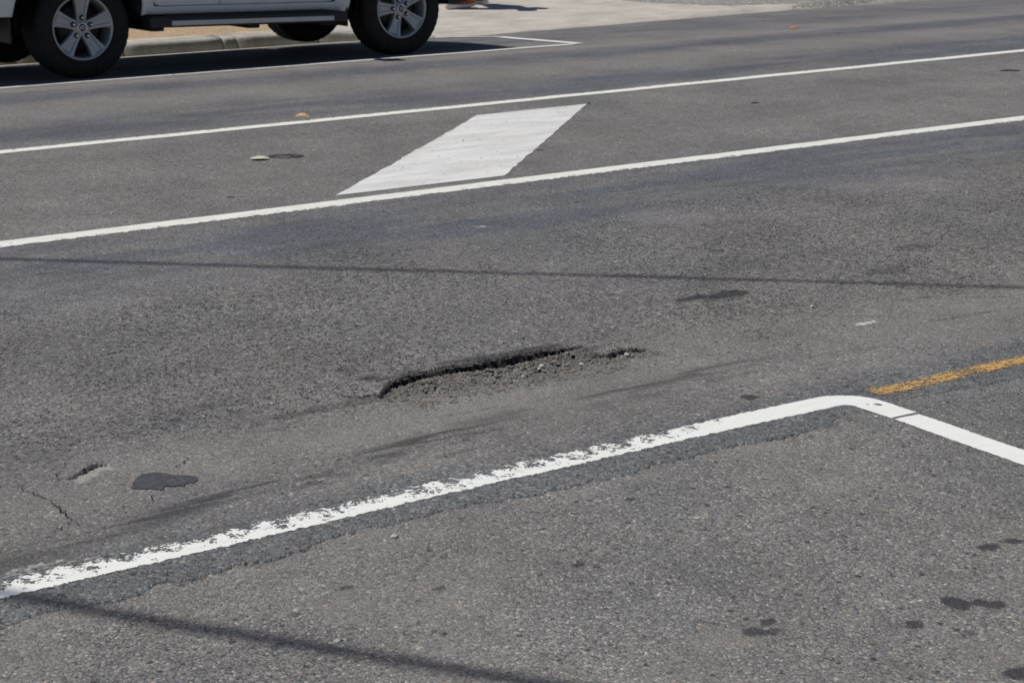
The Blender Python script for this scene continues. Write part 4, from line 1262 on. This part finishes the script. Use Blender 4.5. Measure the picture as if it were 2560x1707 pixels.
rad = [(0.15, 0.11), (0.13, 0.10), (0.15, 0.11), (0.13, 0.09), 0.055, 0.055, 0.085, 0.056, 0.036, 0.085, 0.056, 0.036, 0.055, 0.042, 0.028, 0.055, 0.042, 0.028]
skin_obj("body", [tuple(p) for p in body_pts], body_edges, rad, M['skin'], person)
skin_obj("trousers", [tuple(hip + Vector((0, 0, 0.05))), tuple(hip), tuple(body_pts[6]), tuple(body_pts[7]), tuple(A + Vector((0, 0, 0.03))), tuple(body_pts[9]), tuple(body_pts[10]), tuple(B + Vector((0, 0, 0.03)))], [(0, 1), (1, 2), (2, 3), (3, 4), (1, 5), (5, 6), (6, 7)], [(0.155, 0.12), (0.165, 0.125), 0.10, 0.075, 0.058, 0.10, 0.075, 0.058], M['jeans'], person)
skin_obj("shirt", [tuple(hip + Vector((0, 0, 0.02))), tuple(body_pts[1]), tuple(body_pts[2]), tuple(body_pts[3]), tuple(body_pts[12]), tuple(body_pts[12] + (body_pts[13] - body_pts[12]) * 0.7), tuple(body_pts[15]), tuple(body_pts[15] + (body_pts[16] - body_pts[15]) * 0.7)], [(0, 1), (1, 2), (2, 3), (3, 4), (4, 5), (3, 6), (6, 7)], [(0.17, 0.13), (0.15, 0.12), (0.165, 0.125), (0.14, 0.10), 0.07, 0.062, 0.07, 0.062], M['shirt'], person)
# head with brow, nose, chin, ears
bm = bmesh.new()
bmesh.ops.create_uvsphere(bm, u_segments=24, v_segments=18, radius=1.0)
for v in bm.verts:
    x, y, z = v.co
    s_ = 1.0 - 0.22 * max(0, -z)
    nx_ = 0.098 * x * (1.0 if x < 0 else s_) + (0.012 if x > 0.5 and z < -0.5 else 0)
    if x > 0.8 and abs(y) < 0.22 and -0.35 < z < 0.12:
        nx_ += 0.024 * (1 - abs(y) / 0.22)
    if x > 0.7 and 0.15 < z < 0.4:
        nx_ += 0.006
    if x > 0.7 and 0.18 < abs(y) < 0.5 and -0.1 < z < 0.15:
        nx_ -= 0.008
    if x > 0.8 and abs(y) < 0.35 and -0.6 < z < -0.45:
        nx_ += 0.006
    v.co = Vector((nx_, 0.076 * y * s_, 0.122 * z))
for sy in (-1, 1):
    bmesh.ops.create_uvsphere(bm, u_segments=8, v_segments=6, radius=1.0, matrix=Matrix.Translation((0.0, sy * 0.078, -0.005)) @ Matrix.Diagonal((0.018, 0.01, 0.03, 1)))
head = bm_obj("head", bm, M['skin'], person, True, loc=tuple(hip + Vector((0.075, 0, 0.85))))
bm = bmesh.new()
bmesh.ops.create_uvsphere(bm, u_segments=24, v_segments=14, radius=1.0)
bmesh.ops.delete(bm, geom=[v for v in bm.verts if v.co.z < -0.25 or (v.co.x > 0.55 and v.co.z < 0.45)], context='VERTS')
for v in bm.verts:
    v.co = Vector((0.107 * v.co.x - 0.004, 0.085 * v.co.y, 0.132 * v.co.z))
hr = bm_obj("hair", bm, M['hair'], head, True)
hr.modifiers.new("thick", 'SOLIDIFY').thickness = 0.008
for sy in (-1, 1):
    bm = bmesh.new()
    bmesh.ops.create_uvsphere(bm, u_segments=10, v_segments=8, radius=0.011)
    bm_obj("eye", bm, M['lace'], head, True, loc=(0.078, sy * 0.03, 0.004))
    w0 = body_pts[14] if sy < 0 else body_pts[17]
    # hand: palm with five bent fingers
    pp = [(0, 0, 0), (0.006, 0, -0.05), (0.008, 0, -0.085)]
    ee = [(0, 1), (1, 2)]; rr = [(0.026, 0.016), (0.036, 0.016), (0.038, 0.014)]
    for k, (fy, L_) in enumerate(((-0.028, 0.062), (-0.010, 0.076), (0.010, 0.072), (0.027, 0.055))):
        b = len(pp)
        pp += [(0.008 + 0.003, fy, -0.095), (0.016, fy, -0.095 - L_ * 0.55), (0.034, fy, -0.095 - L_)]
        ee += [(2, b), (b, b + 1), (b + 1, b + 2)]; rr += [0.0092, 0.0085, 0.007]
    b = len(pp)
    pp += [(0.03, -0.035, -0.055), (0.05, -0.04, -0.085)]
    ee += [(1, b), (b, b + 1)]; rr += [0.0105, 0.0085]
    hd = skin_obj("hand", pp, ee, rr, M['skin'], person, 1)
    hd.location = w0
    hd.rotation_euler = (0, -0.25, 0 if sy < 0 else math.pi)
